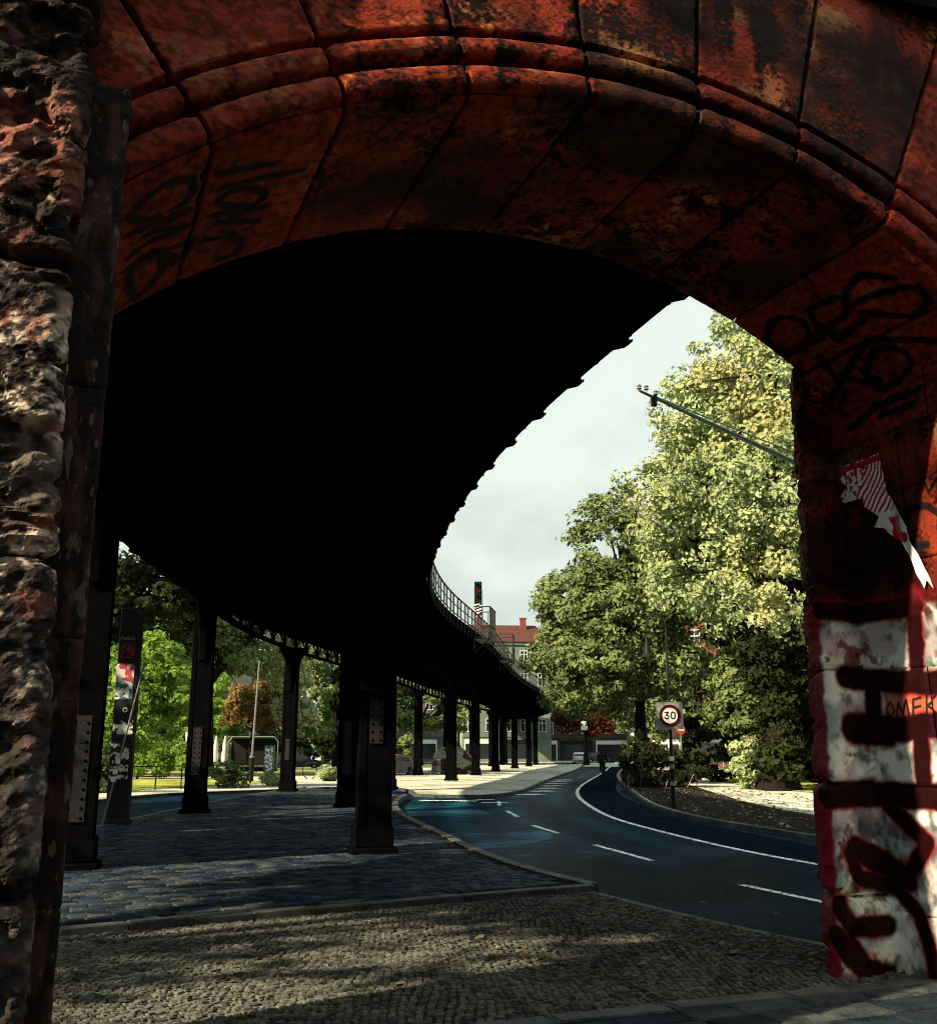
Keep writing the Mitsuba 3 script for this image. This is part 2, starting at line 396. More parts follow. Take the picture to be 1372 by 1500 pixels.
for i, (t0, t1) in enumerate(zip(JOINTS[:-1], JOINTS[1:])):
    m_ = 'stone_tag_left' if i in (0, 1) else 'stone_tag_right' if i >= 7 else 'stone'
    lab = {}
    if i == 1:
        lab = {'label': 'red arch stone with black OMRO style tag sprayed on its underside'}
    if i == 7:
        lab = {'label': 'red arch stone at the right haunch with black looping tag letters'}
    put('voussoir', voussoir(t0, t1, i), m_, PORTAL, smooth=30, **lab)
# the mass behind the joints
th = np.radians(np.linspace(-43, 38, 60))
CP = np.array([(RING + 0.04, FAR - 0.01), (RING + 0.04, NEAR + 0.10), (RING + 0.45, NEAR + 0.10), (RING + 0.46, NEAR + 0.03), (8.25, NEAR + 0.03), (8.25, FAR - 0.01), (RING + 0.04, FAR - 0.01)])
TH, R_ = np.meshgrid(th, CP[:, 0], indexing='ij')
B_ = np.broadcast_to(CP[:, 1], TH.shape)
core = sheet(polar(TH, R_, B_), polar(TH, -np.ones_like(TH), 0 * TH) - polar(TH, 0 * TH, 0 * TH), len(th), len(CP))
put('joint_mortar', core, 'mortar', PORTAL)


def plan_path(pts, step, radius):
    """a plan line with rounded corners: points, outward normals (to the right of travel), distance from the nearer end"""
    ls = shapely.LineString(pts)
    r = ls.buffer(radius, join_style=1, quad_segs=6, single_sided=True)
    p = resample(pts, step)
    # soften the corners
    for _ in range(int(max(1, radius / step * 1.5))):
        q = p.copy()
        q[1:-1] = (p[:-2] + 2 * p[1:-1] + p[2:]) / 4
        p = q
    t = np.gradient(p, axis=0)
    t /= np.linalg.norm(t, axis=1, keepdims=True)
    n = np.stack([t[:, 1], -t[:, 0]], 1)
    d = np.r_[0, np.cumsum(np.linalg.norm(np.diff(p, axis=0), axis=1))]
    return p, n, np.minimum(d, d[-1] - d)


def block(path_of_z, z0, z1, step, zstep, radius, amp, bulge, seed, joint=0.03, freq=3.0, ends=(1, 1), pinch=0.035):
    """a stone whose face follows a plan path (which may lean: path_of_z(z)) between two joints, rock faced by amp metres"""
    zs = np.r_[z0, z0 + 0.006, z0 + 0.018, np.arange(z0 + 0.035, z1 - 0.03, zstep), z1 - 0.018, z1 - 0.006, z1]
    rows = [plan_path(path_of_z(z), step, radius) for z in zs]
    k = min(len(r[0]) for r in rows)
    A = np.array([resample(r[0], np.linalg.norm(np.diff(r[0], axis=0), axis=1).sum() / (k - 1))[:k] for r in rows])
    nn = np.array([r[1][np.linspace(0, len(r[1]) - 1, k).round().astype(int)] for r in rows])
    ed = np.array([r[2][np.linspace(0, len(r[2]) - 1, k).round().astype(int)] for r in rows])
    Z = np.broadcast_to(zs[:, None], A.shape[:2])
    P = W(A[..., 0], A[..., 1], Z)
    N = W(nn[..., 0], nn[..., 1], 0 * Z)
    ez = np.minimum(Z - z0, z1 - Z)
    if not ends[0]:
        ed = np.where(np.arange(k)[None] < k // 2, 9, ed)
    if not ends[1]:
        ed = np.where(np.arange(k)[None] >= k // 2, 9, ed)
    m = np.minimum(ez, ed)
    fall = np.clip(m / joint, 0, 1) ** 0.5
    q = P * freq + seed * 13.7
    w1 = meshkit.fbm(q + (meshkit.fbm(q * 0.7, 2, 3)[..., None] - 0.5) * 1.4, 4, seed)
    ridge = 1 - np.abs(w1 * 2 - 1)
    d = (bulge + amp * ((w1 - 0.5) * 1.8 + (ridge - 0.75) * 0.9)) * np.clip(m / (joint * 2.2), 0, 1) ** 0.6
    d += (meshkit.fbm(P * 24, 4, 7) - 0.5) * (0.012 + 0.16 * amp) * fall
    d -= pinch * (1 - fall)
    return sheet(P + N * d[..., None], N, len(zs), k)


def seam(z):
    return 5.82 - (z - 4.03) * 0.0457


def strip_left(z):
    return 5.52 - (4.66 - z) * 0.024


# right pier: rock-faced quoins on its far corner, smooth ashlar in the passage, graffiti all over
quoin = [-0.45, 0.54, 1.36, 2.22, 2.91, 3.75, 4.85]
for i, (z0, z1) in enumerate(zip(quoin[:-1], quoin[1:])):
    jut = (0.0, -0.025, 0.03, -0.01, 0.02, -0.02)[i]
    f = lambda z: [(strip_left(z) + 0.55, 6.98), (strip_left(z) + 0.085 + jut, 6.36), (seam(z) - 0.006, 6.36)]
    put('quoin_block', block(f, z0, z1, 0.013, 0.015, 0.05, 0.11, 0.055, 20 + i, joint=0.028, freq=4.2, ends=(1, 0), pinch=0.04), 'pier_paint', PORTAL, smooth=45)
course = [-0.45, 0.43, 1.34, 2.2, 2.99, 4.03, 4.47]
for i, (z0, z1) in enumerate(zip(course[:-1], course[1:])):
    cuts = [0.0, 0.62, 1.75] if i % 2 == 0 else [0.0, 0.95, 1.75]
    for s0, s1 in zip(cuts[:-1], cuts[1:]):
        f = lambda z: [(seam(z) if i < 5 else 5.82, FAR - s0 - 0.005 + (0.05 if s0 == 0 else 0)), (seam(z) if i < 5 else 5.82, FAR - s1 + 0.005)]
        f2 = (lambda g: (lambda z: g(z)))(f)
        put('ashlar_block', block(f, z0, z1, 0.02, 0.02, 0.001, 0.012, 0.002, 40 + i, joint=0.02, freq=2.2, pinch=0.014, ends=(0 if s0 == 0 else 1, 1)), 'pier_paint' if i < 5 else 'stone_tag_right', PORTAL, smooth=45)
# left pier: boulder-faced blocks and the smooth margin beside the opening
rough = [-0.4, 1.05, 2.36, 3.62, 4.92, 6.3, 7.6]
for i, (z0, z1) in enumerate(zip(rough[:-1], rough[1:])):
    edge_ = lambda z: -0.135 + 0.075 * np.clip((3.2 - z) / 1.6, 0, 1)
    near_ = lambda z: [(-0.75, 4.34), (edge_(z), 4.34), (edge_(z) + 0.01, 4.75)]
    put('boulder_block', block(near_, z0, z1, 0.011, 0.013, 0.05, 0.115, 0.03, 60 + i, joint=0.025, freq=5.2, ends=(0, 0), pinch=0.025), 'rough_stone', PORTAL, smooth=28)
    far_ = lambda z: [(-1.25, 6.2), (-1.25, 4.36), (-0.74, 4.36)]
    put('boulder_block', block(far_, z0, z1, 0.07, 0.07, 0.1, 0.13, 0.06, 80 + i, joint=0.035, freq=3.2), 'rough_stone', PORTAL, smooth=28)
margin = [-0.4, 1.0, 2.05, 3.14, 4.64]
for i, (z0, z1) in enumerate(zip(margin[:-1], margin[1:])):
    f = lambda z: [(-0.14, 4.47), (0.092, 4.47), (0.075, 6.3)]
    put('margin_block', block(f, z0, z1, 0.012, 0.02, 0.012, 0.008, 0.0, 100 + i, joint=0.014, freq=4.0, pinch=0.008), 'margin_stone', PORTAL, smooth=45)
# the mass inside both piers, and the far face above the opening
def prism(poly, z0, z1):
    m = slab([tuple(W(a, b, 0)[:2]) for a, b in poly], z0, z1)
    return m
put('pier_core', prism([(-1.2, 4.42), (0.03, 4.53), (0.03, 6.26), (-1.2, 6.26)], -0.5, 4.6), 'mortar', PORTAL)
put('pier_core', prism([(-1.2, 4.75), (-0.02, 4.75), (-0.02, 6.26), (-1.2, 6.26)], 4.6, 7.6), 'mortar', PORTAL)
put('pier_core', prism([(6.08, NEAR + 0.03), (9.2, NEAR + 0.03), (9.2, 7.0), (6.08, 7.0)], -0.5, 7.6), 'mortar', PORTAL)
for z0, z1 in zip(course[:-1], course[1:]):
    f = lambda z: [(6.03, NEAR), (9.2, NEAR)]
    put('ashlar_block', block(lambda z: [(9.2, NEAR), (6.03, NEAR)][::-1], z0, z1, 0.05, 0.05, 0.001, 0.012, 0.002, 130, joint=0.02), 'stone', PORTAL, smooth=45)
put('wall_head', prism([(-1.2, NEAR + 0.06), (9.2, NEAR + 0.06), (9.2, FAR - 0.02), (-1.2, FAR - 0.02)], 6.95, 7.7), 'mortar', PORTAL)

# torn poster on the right pier
PV = np.array(PO)
PP = Polygon(PV).buffer(0)
pv, pf = trimesh.creation.triangulate_polygon(PP.segmentize(0.04), engine='earcut')


def on_reveal(s, z, off):
    return W(np.array([seam(t) for t in np.atleast_1d(z)]) - off, FAR - np.asarray(s), np.asarray(z))


curl = 0.020 + 0.03 * meshkit.fbm(np.column_stack([pv * 6, pv[:, :1] * 0]), 2, 2)
fr, bk = on_reveal(pv[:, 0], pv[:, 1], curl), on_reveal(pv[:, 0], pv[:, 1], curl - 0.0015)


def poster_rgb(p, n, uv):
    s, z = pier_uv(p)
    s = FAR - (p.x * AX[0] + p.y * AX[1])
    c = mi.Color3f(0.80, 0.82, 0.80)
    wv = fbm(s * 6, z * 6, 1, 2)
    red = mi.Color3f(0.42, 0.012, 0.03)
    bar_ = smoothstep(3.80, 3.805, z) * (1 - smoothstep(3.845, 3.85, z))
    spots = smoothstep(0.52, 0.56, fbm(s * 42, z * 42, 3, 2) + (z - 3.70) * 0.9) * (1 - smoothstep(0.27, 0.30, s - (z - 3.7) * 0.6)) * smoothstep(3.5, 3.56, z)
    fan = smoothstep(0.02, 0.2, dr.sin((s * 1.25 - z * 0.9) * 95 + wv * 9)) * smoothstep(0.25, 0.27, s - (z - 3.7) * 0.5) * smoothstep(3.38, 3.42, z)
    mid_ = smoothstep(0.58, 0.6, fbm(s * 9 + 4, z * 9, 8, 2)) * smoothstep(3.1, 3.14, z) * (1 - smoothstep(3.33, 3.36, z))
    c = mix(c, red, dr.maximum(dr.maximum(bar_, spots), dr.maximum(fan, mid_)))
    dirt = smoothstep(0.55, 0.75, fbm(s * 14, z * 9, 0, 3))
    return mix(c, (0.2, 0.2, 0.18), dirt * 0.5)


mat('poster_paper', poster_rgb, 0.6)
pm = trimesh.Trimesh(np.vstack([fr, bk]), np.vstack([pf, pf[:, ::-1] + len(pv)]), process=False)
put('torn_poster', pm, 'poster_paper', label='torn red and white poster strip hanging on the right graffiti pier', category='poster')

# ---------------------------------------------------------------- ground
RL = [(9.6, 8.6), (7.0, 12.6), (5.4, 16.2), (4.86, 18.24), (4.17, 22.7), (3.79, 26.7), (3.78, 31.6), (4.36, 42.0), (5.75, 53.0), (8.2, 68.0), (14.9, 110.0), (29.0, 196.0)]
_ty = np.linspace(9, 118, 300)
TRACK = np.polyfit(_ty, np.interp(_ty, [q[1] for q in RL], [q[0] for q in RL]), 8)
def asphalt_rgb(p, n, uv):
    g = cell_rand(p.x * 70, p.y * 70, 1)
    m = fbm(p.x * 0.7, p.y * 0.7, 2, 4)
    f = fbm(p.x * 9, p.y * 9, 5, 3)
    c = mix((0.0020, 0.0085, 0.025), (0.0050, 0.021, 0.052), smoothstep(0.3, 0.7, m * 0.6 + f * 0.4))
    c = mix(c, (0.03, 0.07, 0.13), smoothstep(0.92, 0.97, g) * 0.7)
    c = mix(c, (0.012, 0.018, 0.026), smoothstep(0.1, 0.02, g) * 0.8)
    # wheel tracks worn pale along both lanes, with the far sky sheen painted in
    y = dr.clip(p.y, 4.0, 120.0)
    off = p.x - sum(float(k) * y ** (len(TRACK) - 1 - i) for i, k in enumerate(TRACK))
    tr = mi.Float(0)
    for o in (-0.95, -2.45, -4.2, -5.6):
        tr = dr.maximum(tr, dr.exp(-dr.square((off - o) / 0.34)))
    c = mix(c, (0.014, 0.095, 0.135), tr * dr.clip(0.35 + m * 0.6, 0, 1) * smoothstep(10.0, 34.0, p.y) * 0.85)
    crack = smoothstep(0.03, 0.0, voronoi(p.x * 0.45 + f * 0.3, p.y * 0.45)[1] - voronoi(p.x * 0.45 + f * 0.3, p.y * 0.45)[0]) * smoothstep(0.5, 0.6, m)
    c = mix(c, (0.003, 0.004, 0.006), crack * 0.8)
    return mix(c, (0.005, 0.010, 0.018), smoothstep(0.58, 0.66, fbm(p.x * 0.35 + 9, p.y * 0.35, 3, 3)) * 0.7)


def pave_rgb(p, n, uv):
    u, v = p.x * 0.857 + p.y * 0.515, -p.x * 0.515 + p.y * 0.857
    row = dr.floor(v / 0.5)
    fu, fv = u / 0.5 + 0.5 * row, v / 0.5
    fu, fv = fu - dr.floor(fu), fv - dr.floor(fv)
    joint = dr.maximum(smoothstep(0.94, 0.985, fu), smoothstep(0.94, 0.985, fv))
    tone = cell_rand(u / 0.5 + 0.5 * row, v / 0.5, 7)
    m = fbm(p.x * 1.2, p.y * 1.2, 0, 4)
    c = mix((0.30, 0.31, 0.28), (0.44, 0.45, 0.41), tone * 0.5 + m * 0.6)
    c = mix(c, (0.10, 0.10, 0.09), joint * 0.7)
    return mix(c, (0.12, 0.115, 0.09), smoothstep(0.56, 0.7, fbm(p.x * 0.6 + 4, p.y * 0.6, 3, 4)) * 0.6)


def grass_rgb(p, n, uv):
    m = fbm(p.x * 0.8, p.y * 0.8, 0, 4)
    return mix((0.10, 0.13, 0.03), (0.26, 0.26, 0.06), smoothstep(0.3, 0.7, m))


def setts_rgb(r0, r1):
    def fn(p, n, uv):
        m = fbm(p.x * 5, p.y * 5, 0, 3)
        f = fbm(p.x * 60, p.y * 60, p.z * 60, 2)
        return mix(r0, r1, smoothstep(0.25, 0.75, m * 0.6 + f * 0.4))
    return fn


grain = lambda p, n, uv: fbm(p.x * 90, p.y * 90, p.z * 90, 2) * 0.003
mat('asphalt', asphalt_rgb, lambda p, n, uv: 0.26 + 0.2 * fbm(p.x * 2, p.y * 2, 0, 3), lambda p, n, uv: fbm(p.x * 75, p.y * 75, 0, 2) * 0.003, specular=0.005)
mat('lane_asphalt', lambda p, n, uv: mix((0.003, 0.006, 0.011), (0.008, 0.014, 0.022), fbm(p.x * 3, p.y * 3, 0, 4)), 0.9, specular=0.0)
mat('marking', lambda p, n, uv: mix((0.16, 0.20, 0.22), (0.74, 0.80, 0.80), smoothstep(0.36, 0.5, fbm(p.x * 16, p.y * 16, 0, 3))), 0.6)
mat('pale_paving', pave_rgb, 0.8)
mat('grass_ground', grass_rgb, 0.95)
mat('soil', lambda p, n, uv: mix((0.010, 0.009, 0.009), (0.032, 0.029, 0.027), fbm(p.x * 6, p.y * 6, 0, 4)), 0.95, grain, specular=0.0)
mat('sett_blue', setts_rgb((0.010, 0.019, 0.038), (0.042, 0.062, 0.10)), 0.36, grain, specular=0.004)
mat('sett_dark', setts_rgb((0.007, 0.010, 0.017), (0.026, 0.034, 0.048)), 0.40, grain, specular=0.004)
mat('sett_grey', setts_rgb((0.022, 0.028, 0.036), (0.075, 0.084, 0.092)), 0.45, grain, specular=0.004)
mat('mosaic_stone', lambda p, n, uv: mix((0.012, 0.013, 0.014), (0.17, 0.175, 0.16), cell_rand(p.x / 0.055, p.y / 0.055, 3) * 0.6 + 0.4 * fbm(p.x * 2, p.y * 2, 0, 3)), 0.8, grain, specular=0.0)
mat('kerb_stone', setts_rgb((0.028, 0.032, 0.037), (0.09, 0.097, 0.10)), 0.6, grain)

ROAD = [(-300, -200), (300, -200), (300, 700), (-300, 700)]
put('ground', flat(ROAD, -0.16), 'soil', kind='structure', label='dark bare ground under and around the street')

# kerb lines, all in metres on the ground
PLAT_R = smooth_line([(1.41, 12.7), (0.52, 15.1), (-0.61, 20.4), (-1.58, 25.4), (-2.25, 31.0), (-2.35, 38.0)], 0.25)
PLAT_L = smooth_line([(-6.0, 8.3), (-6.9, 14.0), (-7.8, 22.0), (-8.0, 28.0), (-7.9, 38.0), (-7.2, 45.6)], 0.3)
KERB_F = np.array([(-6.0, 8.3), (-3.69, 9.68), (-1.32, 11.08), (1.41, 12.7)])
RKERB = smooth_line([(12.5, 8.0), (8.9, 13.2), (6.95, 19.4), (5.85, 25.0), (5.55, 30.0), (6.2, 38.9), (7.5, 51.0), (10.2, 72.0), (17.0, 112.0), (32.0, 200.0), (60.0, 330.0)], 0.5)
RLINE = smooth_line(RL, 0.4)
MID_R = smooth_line([(-2.0, 39.6), (0.5, 38.9), (1.9, 42.0), (3.3, 50.5), (5.4, 65.0), (9.0, 88.0), (13.5, 122.0), (22.0, 180.0)], 0.5)
LKERB = smooth_line([(-10.4, 9.0), (-11.2, 20.0), (-12.1, 31.0), (-12.2, 37.0), (-11.0, 41.2), (-8.8, 43.6), (-6.9, 46.6), (-4.6, 47.6), (-2.8, 45.0), (-2.0, 39.6)], 0.4)

road_poly = [(-12, -60), (-10.4, 9), *LKERB[1:-1].tolist(), *MID_R.tolist(), (60, 400), (90, 400), *RKERB[::-1].tolist(), (14, -60)]
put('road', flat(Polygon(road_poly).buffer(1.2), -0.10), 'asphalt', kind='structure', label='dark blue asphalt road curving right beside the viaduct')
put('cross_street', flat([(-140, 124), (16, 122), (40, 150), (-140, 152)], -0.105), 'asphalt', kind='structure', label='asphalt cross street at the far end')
put('far_pavement', slab([(-140, 147.5), (13.0, 147), (19.0, 152.0), (34, 330), (-140, 330)], -0.3, 0.01), 'pale_paving', kind='structure', label='pavement in front of the far houses')
put('junction', flat([(9.0, 113), (48, 116), (60, 150), (17.5, 150), (11, 126)], -0.088), 'pale_paving', kind='structure', label='pale sheet over the street junction at the far end of the road, coloured to look sunlit')  # pale sheet over the dark asphalt, sunlight put into its colour
# pavements
put('cycle_lane', ribbon(RLINE, 0.09, 1.7, -0.096), 'lane_asphalt', kind='structure', label='darker asphalt bicycle lane right of the white edge line')
put('shadow_strip', ribbon(RKERB, 0.2, 3.2, 0.006), 'soil', kind='structure', label='dark strip with fallen leaves along the right kerb, standing in for the viaduct shadow')  # dark sheet laid along the kerb in place of the viaduct's shadow
right_poly = [*RKERB.tolist(), (130, 330), (130, 5), (30, -10)]
put('right_pavement', slab(Polygon(right_poly).buffer(-0.13), -0.3, 0.0), 'pale_paving', kind='structure', label='pale sunlit pavement under the trees on the right')
MID_R = MID_R[MID_R[:, 1] < 122]
far_poly = [*LKERB.tolist(), *MID_R.tolist(), (12.0, 126), (-140, 128), (-140, 9)]
put('left_pavement', slab(Polygon(far_poly).buffer(0).buffer(-0.13), -0.3, 0.0), 'pale_paving', kind='structure', label='pale sunlit paving beyond and below the viaduct')
fore_poly = [(-13, -60), (-9.8, 6.0), *KERB_F.tolist(), (2.15, 10.9), (3.1, 9.1), (5.2, 7.4), (8.6, 5.2), (30, -40), (20, -60)]
put('forecourt', slab(Polygon(fore_poly).buffer(0), -0.3, -0.012), 'soil', kind='structure', label='earth bed of the mosaic paved forecourt')
plat_poly = [*KERB_F.tolist(), *PLAT_R.tolist()[1:], *PLAT_L.tolist()[::-1][:-1]]
PLAT = Polygon(plat_poly).buffer(0)
put('viaduct_platform', slab(PLAT, -0.3, 0.044), 'soil', kind='structure', label='cobbled strip of ground beneath the viaduct columns')


def stones(cx, cy, lx, ly, ang, z, seed, tilt=0.02, dz=0.004, inset=0.10, deep=0.06):
    """many paving stones: (n,16,3) vertices and the faces of one"""
    g = np.random.default_rng(seed)
    n = len(cx)
    base = np.array([(-1, -1), (1, -1), (1, 1), (-1, 1)], float) / 2
    L = np.stack([lx, ly], -1)[:, None, :] * np.ones((n, 4, 1))
    jit = (g.random((n, 4, 2)) - 0.5) * np.minimum(lx, ly)[:, None, None] * 0.13
    c0 = base[None] * L + jit
    zt = z + (g.random(n) - 0.5) * 2 * dz
    tx, ty = (g.random((2, n)) - 0.5) * 2 * tilt
    lev = []
    for f, h in ((1.0, -deep), (1.0, -0.012), (0.93, -0.003), (1 - inset * 2.2, 0.0)):
        q = c0 * f
        hz = zt[:, None] + h + q[..., 0] * tx[:, None] + q[..., 1] * ty[:, None]
        lev.append(np.concatenate([q, hz[..., None]], -1))
    v = np.concatenate(lev, 1)
    ca, sa = np.cos(ang), np.sin(ang)
    ca, sa = (np.broadcast_to(x, (n,))[:, None] for x in (ca, sa))
    x = v[..., 0] * ca - v[..., 1] * sa + np.asarray(cx)[:, None]
    y = v[..., 0] * sa + v[..., 1] * ca + np.asarray(cy)[:, None]
    v = np.stack([x, y, v[..., 2]], -1)
    f = [(12, 13, 14), (12, 14, 15)]
    for k in range(3):
        for i in range(4):
            j = (i + 1) % 4
            f += [(4 * k + i, 4 * k + j, 4 * k + 4 + j), (4 * k + i, 4 * k + 4 + j, 4 * k + 4 + i)]
    return v, np.array(f)


def joined(v, f):
    n = len(v)
    return trimesh.Trimesh(v.reshape(-1, 3), (f[None] + np.arange(n)[:, None, None] * v.shape[1]).reshape(-1, 3), process=False)


# setts below the viaduct, laid in rows along the forecourt kerb
U0, V0 = np.array([0.857, 0.515]), np.array([-0.515, 0.857])
g = np.random.default_rng(5)
cx, cy, lx, ly = [], [], [], []
v = -2.0
while v < 50:
    d = 0.150 + 0.012 * g.random()
    u = -16 + g.random() * 0.2
    row = []
    while u < 26:
        w = 0.15 + 0.13 * g.random()
        row.append((u + w / 2, w))
        u += w
    row = np.array(row)
    wave = 0.06 * np.sin(row[:, 0] * 0.7 + v * 0.35)
    c = np.array([0.0, 12.0]) + row[:, :1] * U0 + (v + d / 2 + wave)[:, None] * V0
    cx.append(c[:, 0]); cy.append(c[:, 1]); lx.append(row[:, 1] - 0.012); ly.append(np.full(len(row), d - 0.012))
    v += d
cx, cy, lx, ly = map(np.concatenate, (cx, cy, lx, ly))
inside = shapely.contains_xy(PLAT.buffer(-0.17), cx, cy)
cx, cy, lx, ly = (a[inside] for a in (cx, cy, lx, ly))
order = np.argsort(np.hypot(cx, cy))
cx, cy, lx, ly = (a[order] for a in (cx, cy, lx, ly))
SV, SF = stones(cx, cy, lx, ly, math.atan2(U0[1], U0[0]), 0.062, 3)
seen = np.flatnonzero((np.abs((cx * 1480 / cy) + 0) < 640) & (cx * 1480 / cy > -590))[:300]
rest = np.ones(len(cx), bool)
rest[seen] = False
kinds = ['sett_blue', 'sett_dark', 'sett_grey']
pick = g.choice(3, len(cx), p=[0.45, 0.3, 0.25])
for i in seen:
    put('sett', (SV[i], SF), kinds[pick[i]], 'viaduct_platform')
for q, kname in enumerate(kinds):
    sel = rest & (pick == q)
    put('setts_beyond', joined(SV[sel], SF), kname, 'viaduct_platform', kind='stuff')


def kerbs(line, w, z0, z1, length, parent, bsdf='kerb_stone', seed=0, most=60, offset=0.0):
    """kerb stones one by one along a line, to its right"""
    g = np.random.default_rng(seed)
    p = resample(line, length)
    late = []
    for k in range(len(p) - 1):
        a, b = p[k], p[k + 1]
        t = (b - a) / np.linalg.norm(b - a)
        nn = np.array([t[1], -t[0]])
        a2, b2 = a + t * 0.006, b - t * 0.006
        q0, q1 = offset, offset + w
        pts = []
        c = 0.012
        dz = (g.random() - 0.5) * 0.008
        for e, s in ((a2, 1), (b2, -1)):
            for o, so in ((q0, 1), (q1, -1)):
                pts += [(*(e + nn * o), z0), (*(e + nn * o), z1 + dz - c), (*(e + nn * (o + so * c) + t * s * c), z1 + dz)]
        m = trimesh.convex.convex_hull(np.array(pts))
        if k < most:
            put('kerb_stone', m, bsdf, parent)
        else:
            late.append(m)
    if late:
        put('kerb_run', cat(late), bsdf, parent, kind='stuff')


kerbs(KERB_F[1:], 0.16, -0.2, 0.07, 0.62, 'viaduct_platform', seed=1)
kerbs(PLAT_R, -0.15, -0.2, 0.066, 0.7, 'viaduct_platform', seed=2, most=20, offset=0.15)
kerbs(PLAT_L, 0.15, -0.2, 0.066, 0.9, 'viaduct_platform', seed=3, most=30, offset=0.0)
kerbs(RKERB, 0.14, -0.2, 0.012, 0.95, 'right_pavement', seed=4, most=45)
kerbs(LKERB, -0.14, -0.2, 0.012, 0.95, 'left_pavement', seed=5, most=70)
kerbs(MID_R, -0.14, -0.2, 0.012, 0.95, 'left_pavement', seed=6, most=40)
kerbs(np.array([(1.41, 12.7), (2.15, 10.9), (3.1, 9.1), (5.2, 7.4), (8.6, 5.2)]), 0.13, -0.2, 0.0, 0.8, 'forecourt', seed=7)

# mosaic of small stones in front of the kerb
FORE = Polygon([(-3.5, 5.0), (-4.6, 9.1), *KERB_F[1:].tolist(), (2.15, 10.9), (3.1, 9.1), (4.6, 7.6), (4.3, 6.6)]).buffer(-0.05)
nx = np.arange(-9, 11, 0.062)
gx, gy = np.meshgrid(nx, np.arange(-8, 10, 0.060), indexing='ij')
gx = gx + 0.031 * (np.arange(gy.shape[1]) % 2)[None]
ug = gx
vg = gy + 0.10 * np.sin(gx * 2.6) + 0.03 * np.sin(gx * 7.1 + gy)
mx, my = (0.0 + ug * U0[0] + vg * V0[0]).ravel(), (9.0 + ug * U0[1] + vg * V0[1]).ravel()
slope = np.arctan(0.26 * np.cos(gx.ravel() * 2.6))
bloc = mx * AX[0] + my * AX[1]
ok = shapely.contains_xy(FORE, mx, my) & (bloc > 6.06)
mx, my, slope = mx[ok], my[ok], slope[ok]
g = np.random.default_rng(8)
mv, mf = stones(mx + (g.random(len(mx)) - 0.5) * 0.013, my + (g.random(len(mx)) - 0.5) * 0.013, 0.040 + 0.020 * g.random(len(mx)), 0.038 + 0.018 * g.random(len(mx)),
                math.atan2(U0[1], U0[0]) + slope + (g.random(len(mx)) - 0.5) * 0.4, 0.0, 9, tilt=0.22, dz=0.006, deep=0.03)
put('mosaic_paving', joined(mv, mf), 'mosaic_stone', 'forecourt', kind='stuff')
# larger slabs in the passage itself
a = 0.12
k = 0
for bi, b0 in enumerate(np.arange(4.2, 6.0, 0.3)):
    a = -0.4 - 0.2 * (bi % 2)
    while a < 6.2:
        w = 0.36 + 0.2 * rng.random()
        c = W(a + w / 2, b0 + 0.15, 0)
        vv, ff = stones(np.array([c[0]]), np.array([c[1]]), np.array([w - 0.014]), np.array([0.286]), -YAW, 0.004, k, tilt=0.006, dz=0.004, inset=0.05)
        put('floor_slab', (vv[0], ff), 'sett_dark' if rng.random() < 0.6 else 'sett_grey', 'forecourt')
        a += w
        k += 1
a = 0.3
while a < 6.0:
    w = 0.7 + 0.25 * rng.random()
    c = W(a + w / 2, 6.02, 0)
    vv, ff = stones(np.array([c[0]]), np.array([c[1]]), np.array([w - 0.012]), np.array([0.17]), -YAW, 0.012, k, tilt=0.004, dz=0.003, inset=0.03)
    put('threshold_stone', (vv[0], ff), 'kerb_stone', 'forecourt')
    a += w
    k += 1

# markings
put('edge_line', ribbon(RLINE, -0.07, 0.07, -0.094), 'marking', 'road')
for q0, q1 in (((4.14, 12.17), (3.55, 13.89)), ((2.91, 16.83), (2.33, 19.61)), ((1.89, 22.31), (1.5, 24.65)), ((1.30, 27.86), (1.11, 30.5)), ((0.98, 33.5), (1.05, 36.2)),
               ((5.2, 9.8), (4.7, 10.9))):
    put('lane_dash', ribbon(resample(np.array([q0, q1]), 0.5), -0.06, 0.06, -0.093), 'marking', 'road')
for x0, y0, x1, y1, w in ((-1.7, 36.9, 0.3, 36.3, 0.22), (0.45, 35.4, 1.3, 35.2, 0.2), (0.3, 37.6, 0.9, 37.3, 0.2)):
    put('stop_line', ribbon(resample(np.array([(x0, y0), (x1, y1)]), 0.5), -w, w, -0.092), 'marking', 'road')
for j in range(7):   # pale crossing bars beside the paved island
    y = 41.5 + j * 3.4
    x = np.interp(y, MID_R[:, 1], MID_R[:, 0])
    put('crossing_bar', ribbon(resample(np.array([(x + 0.15, y), (x + 1.15, y + 0.5)]), 0.4), -0.45, 0.45, -0.092), 'marking', 'road')
# grass plots
for q in ([(-22, 66), (-9.5, 73), (-8.8, 82), (-12, 92), (-26, 84)], [(-13.8, 43), (-11.6, 49), (-10.4, 54), (-16, 60), (-24, 52), (-22, 42)], [(-30, 60), (-25, 64), (-30, 86), (-60, 90), (-60, 58)],
          [(-14, 96), (-4, 100), (-4, 112), (-16, 112)], [(14.5, 36), (13.0, 44), (13.2, 54), (18, 70), (40, 80), (40, 36)]):
    put('lawn', flat(smooth_line(q + q[:1], 1.0)[:-1], 0.02), 'grass_ground', kind='structure', label='plot of rough sunlit grass among the paving')

